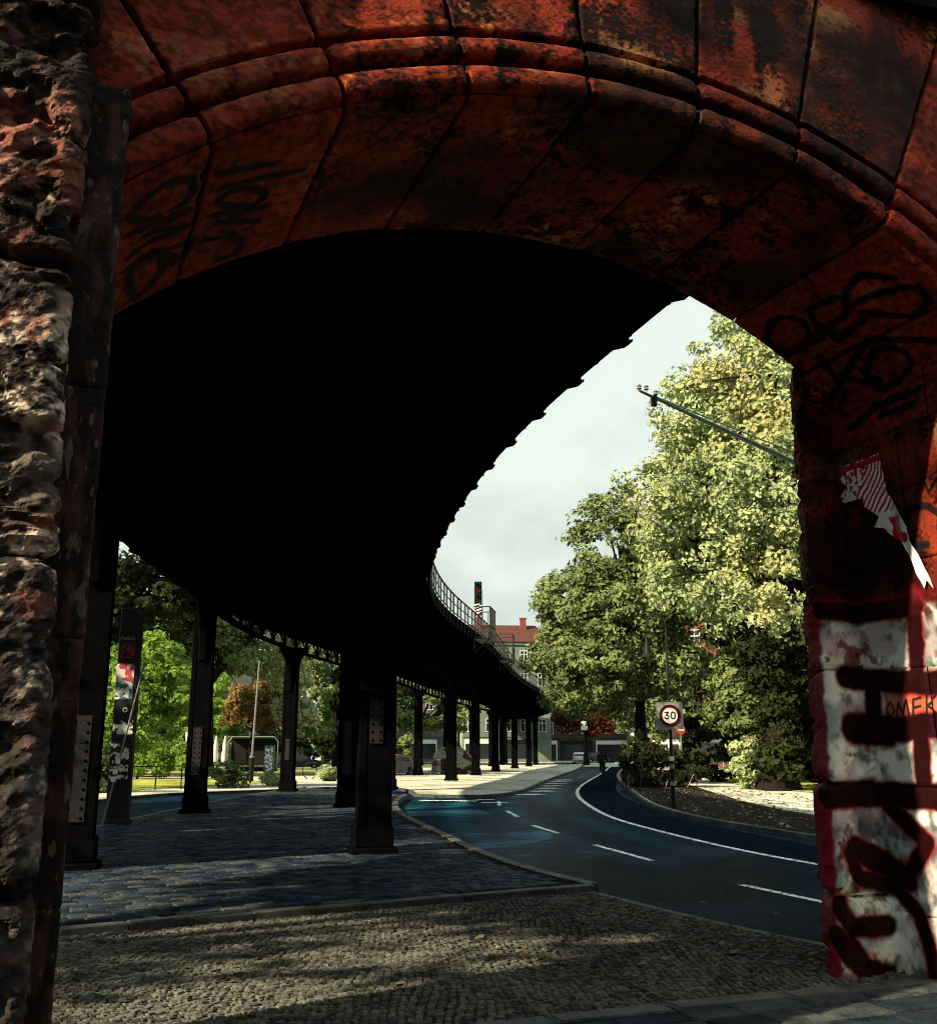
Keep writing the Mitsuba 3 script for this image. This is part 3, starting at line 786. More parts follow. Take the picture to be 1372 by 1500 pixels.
# ---------------------------------------------------------------- the viaduct
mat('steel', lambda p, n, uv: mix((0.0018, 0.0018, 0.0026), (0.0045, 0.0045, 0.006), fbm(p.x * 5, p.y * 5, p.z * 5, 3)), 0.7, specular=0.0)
mat('steel_plate', lambda p, n, uv: mix((0.010, 0.011, 0.014), (0.030, 0.030, 0.036), fbm(p.x * 30, p.y * 30, p.z * 30, 3)), 0.6, specular=0.1)
mat('railing_paint', (0.03, 0.034, 0.035), 0.45)
VIA = thing('steel_viaduct', 'black riveted steel railway viaduct curving away overhead on paired columns', 'viaduct')
EP = np.array([(4.3, 3.5), (2.6, 10.4), (1.2, 14.8), (-0.33, 22.3), (-1.05, 28.4), (-1.28, 35.4), (-0.75, 42.0), (0.5, 50.0), (3.6, 76.0), (9.0, 111.0), (11.0, 135.0), (10.5, 165.0), (2.0, 240.0)])
_cs = CubicSpline(EP[:, 1], EP[:, 0])
EY = np.linspace(6.35, 150, 900)
EDGE = resample(np.column_stack([_cs(EY), EY]), 0.25)
ET = np.gradient(EDGE, axis=0)
ET /= np.linalg.norm(ET, axis=1, keepdims=True)
EN = np.stack([-ET[:, 1], ET[:, 0]], 1)          # towards the left, into the deck
ZT, ZS = 6.70, 6.95                               # bracket tips, top of the deck
WIDE = 8.0


def at_edge(i, o, z):
    return np.array([*(EDGE[i] + EN[i] * o), z])


def swept(section, i0, i1, step=4):
    """a closed section of (offset from the right edge, z) swept along the viaduct"""
    idx = np.arange(i0, i1, step)
    sec = np.array(section)
    P = np.array([[at_edge(i, o, z) for o, z in sec] for i in idx])
    n, k = P.shape[:2]
    a, b = np.meshgrid(np.arange(n - 1), np.arange(k), indexing='ij')
    q = np.stack([a * k + b, (a + 1) * k + b, (a + 1) * k + (b + 1) % k, a * k + (b + 1) % k], -1).reshape(-1, 4)
    cap, cf = trimesh.creation.triangulate_polygon(Polygon(sec), engine='earcut')
    f = [q[:, [0, 1, 2]], q[:, [0, 2, 3]]]
    m = trimesh.Trimesh(P.reshape(-1, 3), np.vstack(f), process=False)
    ends = []
    for r in (0, n - 1):
        ends.append(trimesh.Trimesh(P[r], np.array([[0, j, j + 1] for j in range(1, k - 1)]), process=False))
    m = cat(m, ends)
    trimesh.repair.fix_normals(m)
    return m


N_E = len(EDGE)
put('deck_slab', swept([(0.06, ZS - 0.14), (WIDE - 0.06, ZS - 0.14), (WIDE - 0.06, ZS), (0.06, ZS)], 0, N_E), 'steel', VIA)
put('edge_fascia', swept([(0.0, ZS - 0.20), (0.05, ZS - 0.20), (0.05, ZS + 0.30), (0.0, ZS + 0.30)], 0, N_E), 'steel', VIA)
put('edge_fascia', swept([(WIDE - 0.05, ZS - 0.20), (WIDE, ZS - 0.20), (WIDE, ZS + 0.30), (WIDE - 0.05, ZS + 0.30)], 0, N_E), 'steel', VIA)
for o in (3.1, 5.0):                              # stringers under the tracks
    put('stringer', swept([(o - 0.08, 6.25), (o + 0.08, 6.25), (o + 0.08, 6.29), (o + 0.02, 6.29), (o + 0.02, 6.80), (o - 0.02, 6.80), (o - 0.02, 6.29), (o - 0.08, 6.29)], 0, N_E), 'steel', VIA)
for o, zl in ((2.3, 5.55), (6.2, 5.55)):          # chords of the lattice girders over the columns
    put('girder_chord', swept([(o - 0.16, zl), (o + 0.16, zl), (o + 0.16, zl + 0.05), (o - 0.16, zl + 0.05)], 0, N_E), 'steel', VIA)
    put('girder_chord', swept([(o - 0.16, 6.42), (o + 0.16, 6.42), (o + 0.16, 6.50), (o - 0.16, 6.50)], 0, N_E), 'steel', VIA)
# cross girders with tapered bracket ends, one shape placed again and again
sec = Polygon([(-0.02, ZS - 0.16), (-0.02, ZT), (2.1, 5.98), (WIDE - 2.1, 5.98), (WIDE + 0.02, ZT), (WIDE + 0.02, ZS - 0.16)])
web = trimesh.creation.extrude_polygon(sec, 0.03, engine='earcut')
fl = []
for (a0, z0), (a1, z1) in zip([(-0.02, ZT), (2.1, 5.98), (WIDE - 2.1, 5.98)], [(2.1, 5.98), (WIDE - 2.1, 5.98), (WIDE + 0.02, ZT)]):
    q = Polygon([(a0, z0 - 0.03), (a1, z1 - 0.03), (a1, z1 + 0.004), (a0, z0 + 0.004)])
    e = trimesh.creation.extrude_polygon(q, 0.22, engine='earcut')
    e.apply_translation([0, 0, -0.095])
    fl.append(e)
ribs = [box(x - 0.02, x + 0.02, 6.0, ZS - 0.17, -0.08, 0.11) for x in (2.3, 4.05, 6.2)]
cg = cat(web, fl, ribs)
cg.apply_transform(np.array([[1, 0, 0, 0], [0, 0, 1, 0], [0, 1, 0, 0], [0, 0, 0, 1.0]]))
cg.invert()
CG = mikit.ply(cg, 'steel')
for i in range(6, N_E - 10, 6 if True else 8):
    if i > 560 and i % 18:
        continue
    M = np.eye(4)
    M[:2, 0], M[:2, 1] = EN[i], ET[i]
    M[:2, 3] = EDGE[i]
    put('cross_girder', CG, None, VIA, to=M)

# lattice bars of the two longitudinal girders, bay by bay
bay = []
for x in (0.0,):
    bay += [box(-0.05, 0.05, -0.05, 0.05, 5.6, 6.42)]
bay += [bar((0, 0.07, 5.6), (1.5, 0.07, 6.42), 0.05), bar((0, -0.07, 6.42), (1.5, -0.07, 5.6), 0.05), box(-0.22, 0.22, -0.015, 0.015, 5.6, 5.86), box(-0.22, 0.22, -0.013, 0.013, 6.2, 6.42)]
BAY = mikit.ply(cat(bay), 'steel')
for o in (2.3, 6.2):
    for i in range(2, min(N_E - 8, 480), 6):
        M = np.eye(4)
        M[:2, 0], M[:2, 1] = ET[i], EN[i]
        M[:2, 3] = EDGE[i] + EN[i] * o
        put('lattice_bay', BAY, None, VIA, to=M)

# columns
def arc_bracket(side):
    """a quarter arc between the column and the girder, with its web"""
    r = 1.7
    t = np.linspace(0, np.pi / 2, 10)
    x = 0.26 + r * (1 - np.cos(t))
    z = 5.56 - r + r * np.sin(t)
    ring = tube(np.column_stack([x * side, 0 * x, z]), 0.07, 6)
    ring.apply_scale([1, 1.8, 1])
    pts = [(0.25, 5.56)] + [(a, b) for a, b in zip(x, z)][:7]
    w = trimesh.creation.extrude_polygon(Polygon([(0.25, 3.95)] + [(a, b) for a, b in zip(x, z)] + [(x[-1], 5.56), (0.25, 5.56)]).buffer(0).difference(shapely.Point(0.72, 5.06).buffer(0.20)), 0.03, engine='earcut')
    w.apply_transform(np.array([[side, 0, 0, 0], [0, 0, 1, -0.015], [0, 1, 0, 0], [0, 0, 0, 1.0]]))
    return [ring, w]


def shaft_mesh(w=0.245):
    ms = [box(-w, w, -0.2, 0.10, 0.4, 5.56)]
    ms += [cbox(-w - 0.02, w + 0.02, -0.225, -0.198, 0.4, 5.5, 0.006), cbox(-w - 0.02, w + 0.02, 0.098, 0.125, 0.4, 5.5, 0.006)]
    for x in (-w - 0.01, w - 0.09):
        ms.append(box(x, x + 0.1, -0.24, -0.226, 0.42, 5.4))
    return cat(ms)


SHAFT = mikit.ply(shaft_mesh(), 'steel')
BASE = mikit.ply(cat(cbox(-0.36, 0.36, -0.31, 0.31, -0.02, 0.10, 0.02), cbox(-0.30, 0.30, -0.25, 0.25, 0.10, 0.42, 0.02)), 'steel')
HEAD = mikit.ply(cat(cbox(-0.36, 0.36, -0.30, 0.30, 5.2, 5.34, 0.02), cbox(-0.46, 0.46, -0.38, 0.38, 5.34, 5.56, 0.02)), 'steel')
BR = [mikit.ply(cat(arc_bracket(s)), 'steel') for s in (-1, 1)]


def riveted_plate(z0, z1, w):
    ms = [cbox(-w, w, -0.252, -0.242, z0, z1, 0.003)]
    if z1 - z0 > 1.2:
        ms = [cbox(-w, w, -0.252, -0.242, z0, z1 - 0.38, 0.003), cbox(-w, w, -0.252, -0.242, z1 - 0.375, z1, 0.003)]
    return cat(ms)


def rivets(z0, z1, w):
    ms = []
    for z in np.arange(z0 + 0.05, z1, 0.125):
        for x in (-w * 0.62, w * 0.62):
            s = trimesh.creation.icosphere(1, 0.022)
            s.apply_scale([1, 0.6, 1])
            s.apply_translation([x, -0.252, z])
            ms.append(s)
    return cat(ms)


def column(x, y, rot, plate=None):
    c = f'{VIA}__column'
    k = _counter.get(c, 0)
    _counter[c] = k + 1
    c = c if k == 0 else f'{c}_{k:03d}'
    to = place(x, y, 0.05, rot)
    put('shaft', SHAFT, None, c, to=to)
    put('plinth', BASE, None, c, to=to)
    put('capital', HEAD, None, c, to=to)
    for b in BR:
        put('arched_bracket', b, None, c, to=to @ T().rotate([0, 0, 1], 90))
    if plate:
        put('rivet_plate', riveted_plate(*plate), 'steel_plate', c, to=to, label='pale grey strip plate with two rows of rivets')
        put('rivets', rivets(*plate), 'steel', c, to=to, kind='stuff')


near_cols = [(-5.33, 14.3, (0.62, 2.02, 0.135)), (-1.5, 16.5, (1.66, 2.36, 0.105)), (-6.97, 26.8, (0.95, 2.15, 0.11)), (-3.47, 29.8, (0.9, 2.35, 0.115)), (-7.05, 40.8, (1.2, 2.0, 0.09)), (-3.3, 43.2, None)]
for x, y, pl in near_cols:
    i = int(np.argmin(np.linalg.norm(EDGE - np.array([x, y]), axis=1)))
    column(x, y, math.atan2(-ET[i, 0], ET[i, 1]), pl)
for st in range(N_E // 52 + 1):
    i = int(np.argmin(np.abs(EDGE[:, 1] - 56.0))) + st * 52
    if i >= N_E - 20 or st > 9:
        break
    for o in (2.3, 6.2):
        q = EDGE[i] + EN[i] * o
        column(q[0], q[1], math.atan2(-ET[i, 0], ET[i, 1]))

# railings: posts one by one, rails along them
POST = mikit.ply(cbox(-0.022, 0.022, -0.03, 0.03, 6.78, 8.12, 0.005), 'railing_paint')
BAL = mikit.ply(box(-0.012, 0.012, -0.012, 0.012, 7.30, 8.08), 'railing_paint')
bays = [(int(np.argmin(np.abs(EDGE[:, 1] - y))), int(np.argmin(np.abs(EDGE[:, 1] - y))) + 8) for y in (48.5, 60.0)]
for side, o, reach in ((0, -0.03, 560), (1, WIDE + 0.03, 300)):
    r = f'{VIA}__railing' + ('' if side == 0 else '_001')
    for zr, wr in ((8.10, 0.03), (7.32, 0.016), (7.70, 0.010)):
        put('rail', swept([(o - wr, zr - 0.02), (o + wr, zr - 0.02), (o + wr, zr + 0.02), (o - wr, zr + 0.02)], 0, N_E - 4), 'railing_paint', r)
    for i in range(4, reach, 4):
        M = np.eye(4)
        M[:2, 0], M[:2, 1] = EN[i], ET[i]
        M[:2, 3] = EDGE[i] + EN[i] * o
        put('railing_post', POST, None, r, to=M)
        if side == 0 and 80 < i < 330 and i % 8 == 0:
            for q in (1, 3):
                M2 = M.copy()
                M2[:2, 3] = EDGE[i + q] + EN[i + q] * o
                put('baluster', BAL, None, r, to=M2)
for i0, i1 in bays:   # refuges that step out from the deck
    i = (i0 + i1) // 2
    M = np.eye(4)
    M[:2, 0], M[:2, 1] = -EN[i], ET[i]
    M[:2, 3] = EDGE[i]
    ms = [box(0.0, 0.8, -1.0, 1.0, 6.80, 6.92), box(0.0, 0.05, -1.0, -0.95, 6.3, 6.8), bar((0.05, 0.9, 6.2), (0.75, 0.9, 6.82), 0.05), bar((0.05, -0.9, 6.2), (0.75, -0.9, 6.82), 0.05)]
    for y in np.linspace(-0.98, 0.98, 9):
        ms.append(box(0.76, 0.80, y - 0.014, y + 0.014, 6.9, 8.35))
    for y in (-0.98, 0.98):
        for x in (0.1, 0.4):
            ms.append(box(x, x + 0.03, y - 0.014, y + 0.014, 6.9, 8.35))
        ms.append(box(0.0, 0.8, y - 0.02, y + 0.02, 8.33, 8.38))
    ms.append(box(0.75, 0.81, -1.0, 1.0, 8.33, 8.38))
    put('refuge_bay', cat(ms), 'railing_paint', VIA, to=M)

# ---------------------------------------------------------------- trees
def leaf_rgb(c0, c1, c2=None, amount=0.5):
    def fn(p, n, uv):
        m = fbm(p.x * 0.55, p.y * 0.55, p.z * 0.55, 2)
        r = cell_rand(p.x * 3.5, p.y * 3.5, p.z * 3.5)
        c = mix(c0, c1, dr.clip(m * 0.8 + r * 0.5 - 0.15, 0, 1))
        if c2 is not None:
            c = mix(c, c2, smoothstep(0.56, 0.66, fbm(p.x * 0.33 + 7, p.y * 0.33, p.z * 0.33, 2)) * amount * r)
        return c
    return fn


leafmat('leaf_lime', leaf_rgb((0.17, 0.235, 0.10), (0.50, 0.58, 0.33), (0.48, 0.36, 0.13), 0.6), 0.25)
leafmat('leaf_green', leaf_rgb((0.05, 0.08, 0.030), (0.26, 0.33, 0.14)), 0.2)
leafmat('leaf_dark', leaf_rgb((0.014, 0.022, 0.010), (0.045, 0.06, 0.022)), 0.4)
leafmat('leaf_bright', leaf_rgb((0.11, 0.24, 0.035), (0.32, 0.46, 0.10)), 0.7)
leafmat('leaf_orange', leaf_rgb((0.16, 0.10, 0.04), (0.34, 0.25, 0.11)), 0.7)
leafmat('leaf_red', leaf_rgb((0.07, 0.022, 0.012), (0.15, 0.05, 0.025)), 0.6)
mat('bark', lambda p, n, uv: mix((0.004, 0.004, 0.004), (0.018, 0.015, 0.014), fbm(p.x * 9, p.y * 9, p.z * 2.5, 4)), 0.9, lambda p, n, uv: fbm(p.x * 14, p.y * 14, p.z * 3, 3) * 0.03)
mat('bark_pale', lambda p, n, uv: mix((0.06, 0.055, 0.045), (0.17, 0.155, 0.13), fbm(p.x * 9, p.y * 9, p.z * 2.5, 4)), 0.9)


def leaves(pos, out, size, g):
    """small folded leaves at pos, turned roughly along out"""
    n = len(pos)
    nn = out + g.normal(0, 0.75, (n, 3)) + [0, 0, 0.35]
    nn /= np.linalg.norm(nn, axis=1, keepdims=True)
    a = np.cross(nn, g.normal(0, 1, (n, 3)))
    a /= np.linalg.norm(a, axis=1, keepdims=True)
    b = np.cross(nn, a)
    s = size * np.exp(g.normal(-0.05, 0.42, n)).clip(0.3, 2.2)[:, None]
    tip, tail = pos + a * s * 0.62, pos - a * s * 0.5
    l, r = pos + b * s * 0.33 + nn * s * 0.10, pos - b * s * 0.33 + nn * s * 0.10
    v = np.stack([tail, l, tip, r], 1).reshape(-1, 3)
    k = np.arange(n)[:, None] * 4
    f = np.concatenate([k + [0, 1, 2], k + [0, 2, 3]], 0)
    return trimesh.Trimesh(v, f, process=False)


def crown_points(lobes, n, g, puff=0.5, gaps=0.46):
    """points in puffs on the shells of ellipsoid lobes (centre, radii), thinned by noise so that the sky shows through"""
    P, O = [], []
    wts = np.array([r[0] * r[1] + r[1] * r[2] + r[0] * r[2] for _, r in lobes])
    for (c, r), w in zip(lobes, wts / wts.sum()):
        m = int(n * w)
        nc = max(10, m // 130)
        d = g.normal(0, 1, (nc, 3))
        d /= np.linalg.norm(d, axis=1, keepdims=True)
        rad = 0.55 + 0.5 * g.random(nc) ** 0.6
        cen = np.array(c) + d * np.array(r) * rad[:, None]
        size = puff * (0.6 + 0.8 * g.random(nc))
        which = g.integers(0, nc, m)
        q = g.normal(0, 1, (m, 3))
        q /= np.linalg.norm(q, axis=1, keepdims=True)
        q *= (0.35 + 0.75 * g.random(m) ** 0.5)[:, None]
        p = cen[which] + q * size[which][:, None] * [1.25, 1.25, 0.75]
        o = d[which] * 0.7 + q * 0.8
        P.append(p); O.append(o)
    P, O = np.vstack(P), np.vstack(O)
    keep = meshkit.fbm(P * 0.42, 3, 5) > gaps - 0.12 * g.random(len(P))
    return P[keep], O[keep]


def tree(name, label, category, x, y, lobes, n, size, leaf, seed, trunk_r=0.3, lean=(0, 0), puff=0.7, gaps=0.40, bark='bark', z0=0.0, group=None, split=None):
    """lobes are given from the foot of the tree: (dx, dy, z, rx, ry, rz)"""
    g = np.random.default_rng(seed)
    t = thing(name, label, category, group)
    L = [((x + a, y + b, z0 + c), (p, q, r)) for a, b, c, p, q, r in lobes]
    P, O = crown_points(L, n, g, puff, gaps)
    put('crown', leaves(P, O, size, g), leaf, t)
    top = np.average([l[0] for l in L], axis=0, weights=[l[1][2] for l in L])
    zf = min(l[0][2] - l[1][2] for l in L)
    h = split or max(1.2, zf + 0.8)
    foot, fork = np.array([x, y, z0 - 0.1]), np.array([x + lean[0], y + lean[1], z0 + h])
    s = np.linspace(0, 1, 8)[:, None]
    line = foot * (1 - s) + fork * s + np.column_stack([np.sin(s[:, 0] * 5 + seed) * 0.05, np.cos(s[:, 0] * 4 + seed) * 0.05, 0 * s[:, 0]])
    ms = [tube(line, trunk_r * (1.25 - 0.55 * s[:, 0] + 0.6 * np.exp(-s[:, 0] * 14)), 10)]
    put('trunk', ms[0], bark, t, smooth=60)
    limbs = []
    for c, r in L:
        for k in range(3):
            d = g.normal(0, 1, 3)
            d[2] = abs(d[2])
            end = np.array(c) + d / np.linalg.norm(d) * np.array(r) * 0.75
            s = np.linspace(0, 1, 8)[:, None]
            mid = (fork + end) / 2 + [0, 0, 0.12 * np.linalg.norm(end - fork)]
            q = fork * (1 - s) ** 2 + 2 * mid * s * (1 - s) + end * s ** 2
            limbs.append(tube(q, trunk_r * (0.55 - 0.47 * s[:, 0]), 6))
            for w_ in range(4):
                q0 = q[3 + w_]
                e2 = q0 + g.normal(0, 1, 3) * np.array(r) * 0.5
                m2 = (q0 + e2) / 2 + [0, 0, 0.15]
                limbs.append(tube(q0 * (1 - s) ** 2 + 2 * m2 * s * (1 - s) + e2 * s ** 2, trunk_r * (0.16 - 0.13 * s[:, 0]), 4))
    put('limbs', cat(limbs), bark, t, smooth=60)
    return t


# right side of the street
tree('plane_tree', 'tallest yellow green sunlit tree filling the right half of the arch', 'tree', 13.0, 44.0,
     [(1.8, 0, 17.5, 4.4, 4, 5.0), (-0.2, -1, 13.0, 4.6, 4, 4.2), (3.8, -1, 12.0, 5.2, 4, 5.0), (0.4, -2, 8.8, 3.9, 3.6, 2.8), (5.5, -2.5, 8.0, 4.0, 3.6, 2.8), (2.5, -0.5, 20.6, 2.4, 2.5, 2.6), (-2.0, 0.5, 10.0, 3.0, 3.0, 2.6), (-3.9, 0, 12.8, 2.1, 2.2, 2.2), (-2.3, 0, 16.6, 2.0, 2.2, 2.2)],
     165000, 0.18, 'leaf_lime', 21, 0.55, puff=0.62, gaps=0.44, split=6.0)
tree('street_tree', 'darker green street tree beside the road, left of the tallest tree', 'tree', 8.4, 50.5,
     [(-1.2, 0, 11.6, 2.0, 2.2, 2.8), (-2.7, 0, 8.7, 2.2, 2.4, 2.0), (-1.0, -1, 8.0, 2.7, 2.6, 2.3), (-3.3, 0, 6.2, 2.4, 2.2, 1.4), (-1.6, -1, 5.4, 2.7, 2.5, 1.3), (1.0, -0.5, 5.8, 2.2, 2.2, 1.6), (1.2, 0, 10.0, 2.3, 2.2, 3.0)],
     85000, 0.17, 'leaf_green', 22, 0.30, puff=0.48, gaps=0.44, split=4.6)
tree('lower_tree', 'sunlit leafy branches hanging low over the far road right of the viaduct', 'tree', 13.2, 78.0,
     [(-4.8, -2, 6.2, 2.4, 2.2, 1.8), (-5.6, -1, 4.9, 2.0, 2, 1.1), (0.2, 0, 8.4, 3.0, 3, 2.6), (-0.4, -1, 4.8, 2.4, 2, 1.2)], 22000, 0.24, 'leaf_green', 23, 0.28, gaps=0.38, split=3.6)
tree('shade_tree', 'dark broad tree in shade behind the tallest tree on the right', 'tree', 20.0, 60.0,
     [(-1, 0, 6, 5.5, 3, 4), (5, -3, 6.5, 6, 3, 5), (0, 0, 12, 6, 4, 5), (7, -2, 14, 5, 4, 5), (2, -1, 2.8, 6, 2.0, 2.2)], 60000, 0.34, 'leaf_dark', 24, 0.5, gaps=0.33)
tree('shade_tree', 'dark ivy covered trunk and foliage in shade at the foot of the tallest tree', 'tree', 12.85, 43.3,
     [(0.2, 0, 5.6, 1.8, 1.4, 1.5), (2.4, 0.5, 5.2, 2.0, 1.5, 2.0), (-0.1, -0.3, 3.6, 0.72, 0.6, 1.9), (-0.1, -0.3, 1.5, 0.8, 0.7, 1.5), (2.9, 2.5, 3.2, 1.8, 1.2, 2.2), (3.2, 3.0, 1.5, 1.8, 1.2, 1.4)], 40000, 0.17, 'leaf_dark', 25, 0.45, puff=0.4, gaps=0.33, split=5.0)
tree('bushy_tree', 'small bright leaved tree lit beside the dark ivy covered trunk', 'small tree', 12.75, 46.0,
     [(-0.8, 0, 3.7, 1.3, 1.2, 1.1), (0.2, -0.4, 2.9, 1.0, 1.0, 0.8), (-0.3, 0, 5.0, 1.3, 1.2, 1.0)], 9000, 0.17, 'leaf_green', 26, 0.14, puff=0.4, gaps=0.40, split=2.4)
tree('shrub', 'yellow green shrub climbing at the foot of the ivy covered tree', 'shrub', 12.0, 44.6,
     [(-0.15, 0, 1.6, 0.42, 0.5, 1.0), (-0.2, 0, 0.7, 0.6, 0.6, 0.7)], 3500, 0.13, 'leaf_lime', 27, 0.05, puff=0.25, gaps=0.36, split=0.8)
tree('roadside_bush', 'dark bush at the kerb behind the parked bicycles', 'bush', 7.9, 47.0,
     [(0, 0, 1.1, 0.9, 0.8, 0.9), (1.2, 0.4, 0.9, 0.9, 0.8, 0.8), (2.2, 0.6, 1.1, 0.8, 0.8, 0.9)], 6000, 0.15, 'leaf_dark', 28, 0.06, puff=0.3, gaps=0.33, split=0.6)
tree('autumn_tree', 'rust red tree at the far end of the viaduct', 'tree', 14.5, 128.0,
     [(0, 0, 7.2, 2.4, 2.2, 2.2), (-1.5, 0, 5.0, 1.8, 2, 1.4), (1.4, 0, 5.2, 2, 2, 1.6)], 9000, 0.34, 'leaf_red', 29, 0.25, gaps=0.36)
for k, (x, y, h, nm) in enumerate(((26.0, 150.0, 12.0, 'far tree closing the street beyond the small white car'), (34.0, 120.0, 13.0, 'far tree over the shops right of the speed sign'), (20.0, 96.0, 9.0, 'middle distance tree above the cafe tables'))):
    tree('distant_tree', nm, 'tree', x, y, [(0, 0, h * 0.72, h * 0.33, h * 0.3, h * 0.3), (-h * 0.2, 0, h * 0.5, h * 0.26, h * 0.25, h * 0.22), (h * 0.22, 0, h * 0.52, h * 0.25, h * 0.25, h * 0.22)], 12000, 0.36, 'leaf_green', 30 + k, 0.28, gaps=0.38)

# left side, seen between the columns
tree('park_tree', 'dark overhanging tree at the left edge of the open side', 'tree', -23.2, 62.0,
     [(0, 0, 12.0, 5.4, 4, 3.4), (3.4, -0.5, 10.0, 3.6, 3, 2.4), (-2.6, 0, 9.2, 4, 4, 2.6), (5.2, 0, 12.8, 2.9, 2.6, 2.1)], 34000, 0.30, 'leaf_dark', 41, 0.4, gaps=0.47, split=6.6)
tree('park_tree', 'bright green sunlit tree left of the first lit column', 'tree', -15.2, 45.0,
     [(0, 0, 4.6, 1.9, 1.7, 1.5), (0.9, -0.6, 3.0, 1.7, 1.3, 1.3), (-1.2, 0, 3.0, 1.6, 1.3, 1.3), (0.9, 0, 5.6, 1.3, 1.2, 0.9), (1.9, 0.3, 4.3, 1.2, 1.2, 1.2)], 24000, 0.17, 'leaf_bright', 42, 0.18, puff=0.42, gaps=0.38, split=2.0)
tree('park_bush', 'green bush in shade at the foot of the bright green tree', 'bush', -15.7, 41.0,
     [(0, 0, 1.3, 1.1, 0.9, 1.0), (1.2, 0.2, 1.0, 0.9, 0.8, 0.8)], 8000, 0.14, 'leaf_green', 43, 0.05, puff=0.3, gaps=0.34, split=0.6)
tree('park_tree', 'tall dark green tree between the first and second lit columns', 'tree', -17.4, 69.0,
     [(0, 0, 10.6, 4, 3, 2.6), (-2.8, 0, 7.6, 2.4, 2.4, 2), (3.0, 0, 8.8, 2.8, 2.4, 2.2), (0.5, 0, 13.0, 4, 3, 2)], 34000, 0.26, 'leaf_green', 44, 0.36, gaps=0.42, split=6.0)
tree('park_tree', 'orange brown autumn tree between the columns', 'tree', -15.9, 76.0,
     [(0, 0, 5.4, 1.5, 1.4, 1.5), (0.9, 0, 4.3, 1.3, 1.2, 1.0), (-1.0, 0, 4.4, 1.2, 1.2, 1.0)], 9000, 0.21, 'leaf_orange', 45, 0.14, puff=0.45, gaps=0.38, split=2.8)
tree('park_tree', 'yellow green tree just left of the second lit column', 'tree', -12.9, 74.0,
     [(0, 0, 6.0, 1.5, 1.4, 2.0), (0.6, 0, 4.0, 1.3, 1.2, 1.1), (-0.3, 0, 8.4, 1.5, 1.4, 1.6)], 12000, 0.21, 'leaf_lime', 46, 0.16, puff=0.45, gaps=0.42, split=2.6)
tree('park_tree', 'mixed green tree right of the second lit column', 'tree', -10.2, 80.0,
     [(0, 0, 6.6, 2.2, 2, 2.0), (1.6, 0, 5.0, 1.6, 1.5, 1.5), (-1.4, 0, 8.4, 1.8, 2, 1.8), (1.6, 0, 8.5, 2.2, 2, 1.8)], 18000, 0.24, 'leaf_green', 47, 0.25, puff=0.55, gaps=0.42, split=3.4)
tree('park_tree', 'dim tree far behind the paired middle columns', 'tree', -5.5, 118.0,
     [(0, 0, 7.0, 3.6, 3, 3.2), (3.6, 0, 6.0, 2.4, 2, 2.2), (-4, 0, 6.4, 3, 3, 2.8)], 20000, 0.34, 'leaf_green', 48, 0.3, gaps=0.36)
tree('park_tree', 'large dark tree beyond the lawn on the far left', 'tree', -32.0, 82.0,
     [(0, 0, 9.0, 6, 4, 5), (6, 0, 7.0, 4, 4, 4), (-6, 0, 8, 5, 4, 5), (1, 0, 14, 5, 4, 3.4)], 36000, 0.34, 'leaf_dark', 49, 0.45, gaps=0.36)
for k, (x, y, s, lf, nm) in enumerate(((-10.75, 46.2, 0.62, 'leaf_green', 'rambling low bush beside the base of the first lit column'), (-9.25, 49.0, 0.32, 'leaf_lime', 'low yellow green tuft beside the kerb posts'), (-7.7, 56.5, 0.42, 'leaf_lime', 'yellow green weeds right of the second lit column'), (-6.2, 58.0, 0.36, 'leaf_lime', 'small weeds at the foot of the bicycle hoops'))):
    tree('kerb_bush', nm, 'bush', x, y, [(0, 0, s * 0.95, s, s, s * 0.8), (s * 0.8, 0, s * 0.6, s * 0.8, s * 0.7, s * 0.5)], 2600, 0.11 + 0.03 * s, lf, 50 + k, 0.03, puff=0.2, gaps=0.36, split=0.35)
# trees that stand behind the photographer's left: they break the sun into patches on the stones
tree('avenue_tree', 'tall street tree with a high crown outside the picture to the left', 'tree', -14.5, 0.9,
     [(0, 0, 13.2, 3.8, 3.8, 2.3), (1.9, -1.2, 12.6, 2.3, 2.3, 1.6), (1.0, 3.0, 11.6, 2.6, 2.6, 1.2)], 9000, 0.34, 'leaf_green', 60, 0.26, puff=1.0, gaps=0.43, split=7.0)
tree('avenue_tree', 'slender young street tree outside the picture to the left', 'tree', -13.5, -1.6,
     [(0, 0, 6.6, 2.4, 2.0, 1.3), (0.6, 1.4, 8.3, 2.6, 1.6, 0.5)], 800, 0.30, 'leaf_green', 61, 0.14, puff=0.55, gaps=0.50, split=3.4)
tree('avenue_tree', 'round street tree at the far left outside the picture', 'tree', -21.0, 6.5,
     [(0, 0, 10.0, 2.8, 2.8, 2.6), (-2, 0.6, 7.2, 2.4, 2.4, 1.8), (2, -1, 7.4, 2.4, 2.4, 1.8)], 4600, 0.34, 'leaf_green', 63, 0.24, puff=1.0, gaps=0.48)
tree('avenue_tree', 'big dense street tree close behind the photographer to the left', 'tree', -9.5, -6.2,
     [(0, 0, 15.6, 2.6, 2.6, 1.5), (1.0, -1.6, 15.0, 2.0, 2.0, 1.2)], 2600, 0.30, 'leaf_green', 65, 0.2, puff=0.7, gaps=0.47, split=9.0)
tree('avenue_tree', 'tall street tree behind the photographer to the left', 'tree', -13.0, -17.0,
     [(0, 0, 12.0, 3.4, 3.4, 3.4), (-2.2, 0.6, 8.2, 2.8, 2.8, 2.2), (2.2, -1, 8.6, 2.8, 2.8, 2.2)], 7000, 0.34, 'leaf_green', 62, 0.26, puff=1.0, gaps=0.46)
